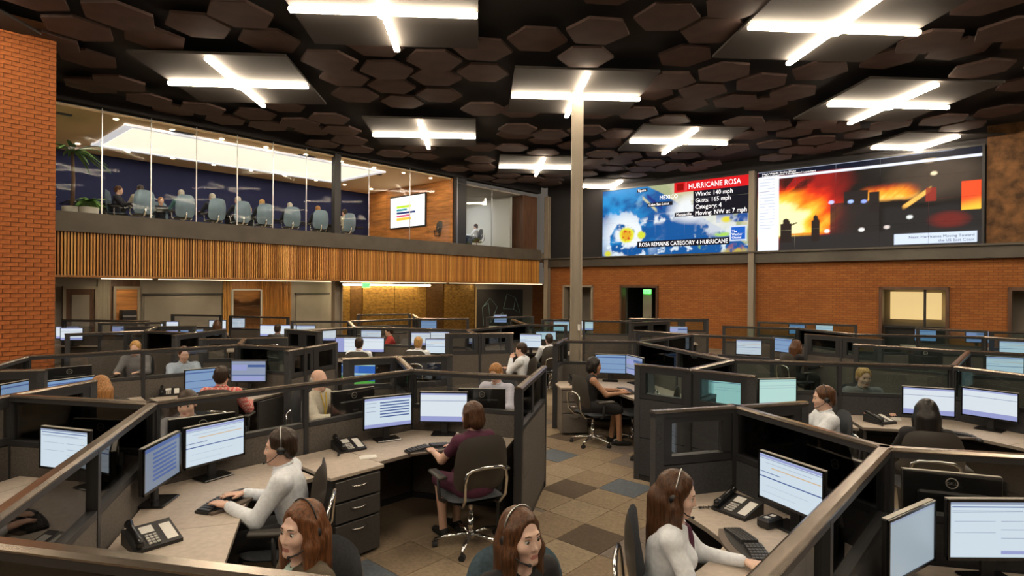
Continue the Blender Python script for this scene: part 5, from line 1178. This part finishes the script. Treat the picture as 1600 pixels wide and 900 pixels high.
seat((-1.621, 4.078, 1.140), 190, 'man in a white shirt with a headset typing, seen in left profile', 'dark chair of the man in white at the lower left', res=.007, hair='short', hairc='hair_dark', skin='skin_fair', top='shirt_white', headset=True, lean=12, yaw=8, pitch=-4, hands=((-.10, .40, .775), (.14, .36, .775)))
seat((-0.375, 5.120, 1.140), 128, 'woman in a sleeveless maroon dress seen from behind', 'black and chrome chair of the woman in maroon', res=.008, hair='bob', hairc='hair_chestnut', skin='skin_fair', top='shirt_maroon', sleeve='short', bottom='skirt', bmat='shirt_maroon', female=True, lean=6, yaw=12, hands=((-.16, .42, .765), (.10, .42, .765)), cd=-10)
seat((0.949, 3.188, 1.140), -14, 'woman in a white cardigan with long brown hair and headset, in right profile', 'dark chair of the woman in the white cardigan', res=.006, hair='long', hairc='hair_chestnut', skin='skin_pale', top='shirt_white', female=True, headset='right', inner='shirt_maroon', lean=9, yaw=-8, pitch=-12, hands=((-.10, .42, .765), (.16, .36, .765)))
seat((3.841, 5.399, 1.140), 68, 'woman with long black hair in a black top seen from behind', 'large black chair of the black-haired woman', res=.010, hair='long', hairc='hair_black', skin='skin_tan', top='shirt_black', female=True, lean=6, hands=((-.14, .40, .765), (.24, .40, .765)))
seat((3.165, 6.025, 1.140), 168, 'fair man in a white shirt with a headset in left profile on the right', 'dark chair of the fair man in white on the right', res=.010, hair='short', hairc='hair_brown', skin='skin_fair', top='shirt_white', headset='dark', lean=5, pitch=-6)
seat((1.222, 8.416, 1.140), 2, 'woman in a sleeveless black dress with bare arms in right profile', 'dark chair with chrome frame of the woman in the black dress', res=.010, hair='bob', hairc='hair_black', skin='skin_tan', top='shirt_black', sleeve='none', bottom='skirt', bmat='skirt_black', female=True, lean=10, hands=((-.12, .44, .765), (.12, .44, .765)), cd=20)
seat((-3.563, 7.212, 1.140), 98, 'man in a red checked shirt seen from behind', 'black chair of the man in the red checked shirt', res=.011, hair='short', hairc='hair_dark', top='shirt_check', headset='dark', lean=4, hands=((-.2, .38, .765), (.24, .34, .765)))
seat((-2.256, 6.927, 1.140), -18, 'bald man in a white shirt with a yellow lanyard behind the glass', 'dark chair of the bald man behind the glass', res=.011, hair='bald', hairc='hair_grey', top='shirt_cream', tie='lanyard', pitch=-8)
seat((-0.202, 7.652, 1.140), 246, 'fair-haired man in a grey-white shirt facing us behind the glass', 'dark chair of the fair-haired man facing us', res=.011, hair='short', hairc='hair_ginger', top='shirt_lilac', lean=14, pitch=-24)
seat((-4.544, 6.383, 1.140), 158, 'woman with long blond-brown hair seen from behind at the left', 'dark chair of the blond-brown haired woman at the left', res=.012, hair='long', hairc='hair_ginger', top='shirt_black', female=True)
seat((-3.055, 5.457, 1.130), 285, 'dark-haired man looking out above a monitor back behind the left glass', 'dark chair of the man above the monitor back', res=.011, hair='short', hairc='hair_dark', top='shirt_grey', lean=8)
seat((4.533, 7.449, 1.140), 262, 'fair person seen through the glass left of the black-haired woman', 'dark chair of the fair person behind the long right-hand glass', res=.012, hair='short', hairc='hair_blond', top='shirt_grey', lean=8)
def nearer(p, k): return (p[0] * k, p[1] * k, p[2])
seat(nearer((-3.091, 11.834, 1.140), .955), 94, 'dark-haired man in a white shirt seen from behind before a wide screen', 'white-edged chair of the dark-haired man in white', res=.014, hair='short', hairc='hair_dark', top='shirt_white')
seat(nearer((-1.940, 12.213, 1.140), .945), 80, 'fair balding man in a white shirt seen from behind', 'dark chair of the fair balding man', res=.014, hair='crop', hairc='hair_blond', top='shirt_white')
seat((0.135, 10.488, 1.140), 160, 'man in white resting his chin on his hand near the aisle', 'dark chair of the man resting his chin', res=.013, hair='short', hairc='hair_dark', top='shirt_white', hands=((-.05, .22, .98), (.2, .36, .765)))
seat((0.812, 12.591, 1.140), 105, 'man in white seen from behind just left of the column', 'dark chair at the aisle just left of the column', res=.014, hair='short', hairc='hair_dark', top='shirt_white', lean=14)
seat((-5.992, 14.941, 1.140), 92, 'man in dark grey seen from behind far left of centre', 'dark chair of the man in dark grey', res=.016, hair='crop', hairc='hair_dark', top='shirt_grey')
seat(nearer((-8.743, 17.291, 1.120), .955), 95, 'woman with dark brown hair seen from behind far left', 'dark chair of the dark brown-haired woman far left', res=.016, hair='long', hairc='hair_brown', top='shirt_black', female=True)
seat((-6.616, 10.204, 1.120), 285, 'blond head showing above the long partition at the left', 'dark chair of the blond colleague at the left', res=.014, hair='short', hairc='hair_blond', top='shirt_grey')
seat((-5.256, 9.345, 1.120), 310, 'man in a light blue shirt behind the glass left of the red-shirted man', 'dark chair of the man in light blue', res=.014, hair='short', hairc='hair_brown', top='shirt_blue')
seat((-3.086, 14.424, 1.120), 190, 'colleague in a red top beyond the two men in white', 'dark chair of the colleague in red', res=.016, hair='short', hairc='hair_dark', top='shirt_red')
seat((5.656, 11.457, 1.140), 10, 'woman with dark brown hair in profile before a narrow blue screen', 'dark chair of the woman before the narrow blue screen', res=.014, hair='long', hairc='hair_brown', top='shirt_black', female=True)
seat((3.070, 9.034, 1.120), 200, 'person with brown hair low behind the crossing caps right of the aisle', 'dark chair of the person behind the crossing caps', res=.014, hair='short', hairc='hair_chestnut', top='shirt_grey')
person((-3.62, 3.42), 40, 'person at the far lower left whose hands type behind the glass', res=.010, hair='short', top='shirt_grey', hands=((-.12, .44, .77), (.12, .46, .77)), lean=10)
chair((-3.64, 3.40), 40, 'dark chair at the far lower left, mostly out of view')
chair((1.769, 8.466, -0.000), 200, 'empty chair with a chrome frame beside the aisle partition'); chair((0.946, 13.612, 0.000), 60, 'empty chair by the aisle left of the tall end partition'); chair((1.88, 7.5), 160, 'chair half hidden behind the aisle end partition, casters showing')

# ---- balcony meeting
ZF = 3.85
tb = thing('conference_table', 'long dark conference table in the balcony room', 'table', W(8.6, 20.55, ZF), TH)
MB().box((0, 0, .73), (9.6, 1.1, .05), 0, 0, .02).build('tabletop', 'black_gloss', tb)
for u in (-3.6, 0, 3.6): MB().box((u, 0, .35), (.5, .6, .70), 0, 0, .02).build('leg', 'column_dark', tb)
BX = [(220, 'white', 'hair_dark', 'skin_tan'), (284, 'teal', 'hair_grey', 'skin_fair'), (333, 'navy', 'hair_grey', 'skin_fair'), (373, 'navy', 'hair_grey', 'skin_fair'), (410, 'navy', 'hair_blond', 'skin_fair'), (453, 'navy', 'hair_grey', 'skin_pale'), (497, 'navy', 'hair_ginger', 'skin_fair'), (540, 'white', 'hair_dark', 'skin_fair')]
TOPS = dict(white='shirt_cream', teal='shirt_teal', navy='navy_suit')
for i, (px, tp, hc_, sk) in enumerate(BX):
    p = W(ub(px, 19.55), 19.55, ZF); f = math.degrees(TH) + 90 + rnd.uniform(-10, 10)
    chair(p, f, 'silver-blue high-backed chair in the balcony, %s from the left' % ordinal(i), 'exec', 'balcony meeting chairs', True, ZF)
    d = dirv(f); person((p[0] + d.x * .04, p[1] + d.y * .04), f, 'person seen from behind in the balcony meeting, %s from the left in the near row' % ordinal(i), res=.018, hair='crop', hairc=hc_, skin=sk, top=TOPS[tp], z=ZF, group='people in the balcony meeting', legs=False, zup=.03, sc=1.03)
for i, (px, v, f, hc_) in enumerate(((182, 20.0, 20, 'hair_brown'), (250, 21.5, -42, 'hair_ginger'), (388, 21.5, -42, 'hair_blond'))):
    p = W(ub(px, v), v, ZF); chair(p, f, 'dark high-backed chair across the balcony table, %s from the left' % ordinal(i), 'exec', 'balcony far chairs', True, ZF)
    person(p, f, 'person facing us across the balcony table, %s from the left' % ordinal(i), res=.018, hair='crop', hairc=hc_, top='navy_suit', z=ZF, group='people in the balcony meeting', legs=False, zup=.02)
# upstairs office worker
p = W(ub(744, 18.9), 18.9, ZF); chair(p, 160, 'dark chair in the white upstairs office', 'task', None, True, ZF); person(p, 165, 'person in a white shirt working at a desk in the white upstairs office', res=.016, hair='short', hairc='hair_chestnut', top='shirt_white', z=ZF)
q = off(p, 165, .62); od = thing('straight_desk', 'black desk in the white upstairs office', 'desk', (q[0], q[1], ZF), R(165) - PI / 2); MB().box((0, .1, .72), (1.4, .6, .03)).build('worktop', 'black', od)
for s in (-1, 1): MB().box((s * .66, .1, .35), (.04, .56, .70)).build('end_panel', 'black', od)
lc = chair(W(ub(690, 17.8), 17.8, ZF), 100, 'dark lounge chair before the wood wall on the balcony', 'task', None, True, ZF)
# plants at the balcony's left end
mat('leaf', (.05, .13, .03), .6, noise=(5, .4, (1, 1, 1))); mat('leaf_light', (.10, .24, .04), .6, noise=(5, .4, (1, 1, 1))); mat('trunk', (.12, .07, .04), .8); mat('pot', (.45, .44, .40), .4)
def plant(loc, label, h, n, L, m_, trunk, seed, z=ZF):
    r_ = random.Random(seed); t = thing('potted_plant', label, 'plant', (loc[0], loc[1], z)); MB().lathe([(.13, 0), (.19, .02), (.22, .36), (.20, .37), (.19, .30)], n=18).build('pot', 'pot', t, True)
    if trunk: MB().tube([(0, 0, .28), (.02, .01, h * .6), (0, 0, h)], [.05, .04, .03], 8).build('trunk', 'trunk', t, True)
    for k in range(n):
        a = 2 * PI * k / n * 2.4 + r_.uniform(-.3, .3); l = L * r_.uniform(.7, 1.1); up = r_.uniform(.1, .8); P = []
        for i in range(6):
            s = i / 5; rr = l * s; zz = h + l * (up * s - .8 * s * s * (1 - up * .5)); wv = .045 * math.sin(PI * min(1, s * .92 + .08)) + .004
            P.append([(rr * math.cos(a) - wv * math.sin(a), rr * math.sin(a) + wv * math.cos(a), zz), (rr * math.cos(a), rr * math.sin(a), zz + .015), (rr * math.cos(a) + wv * math.sin(a), rr * math.sin(a) - wv * math.cos(a), zz)])
        MB().grid(P).build('leaf', m_, t, True)
plant(W(ub(112, 18.2), 18.2), 'tall dark palm at the left end of the balcony', 1.75, 26, .75, 'leaf', True, 3)
plant(W(ub(138, 18.0), 18.0), 'low bright green bush in a pale pot beside the palm', .5, 34, .38, 'leaf_light', False, 5)
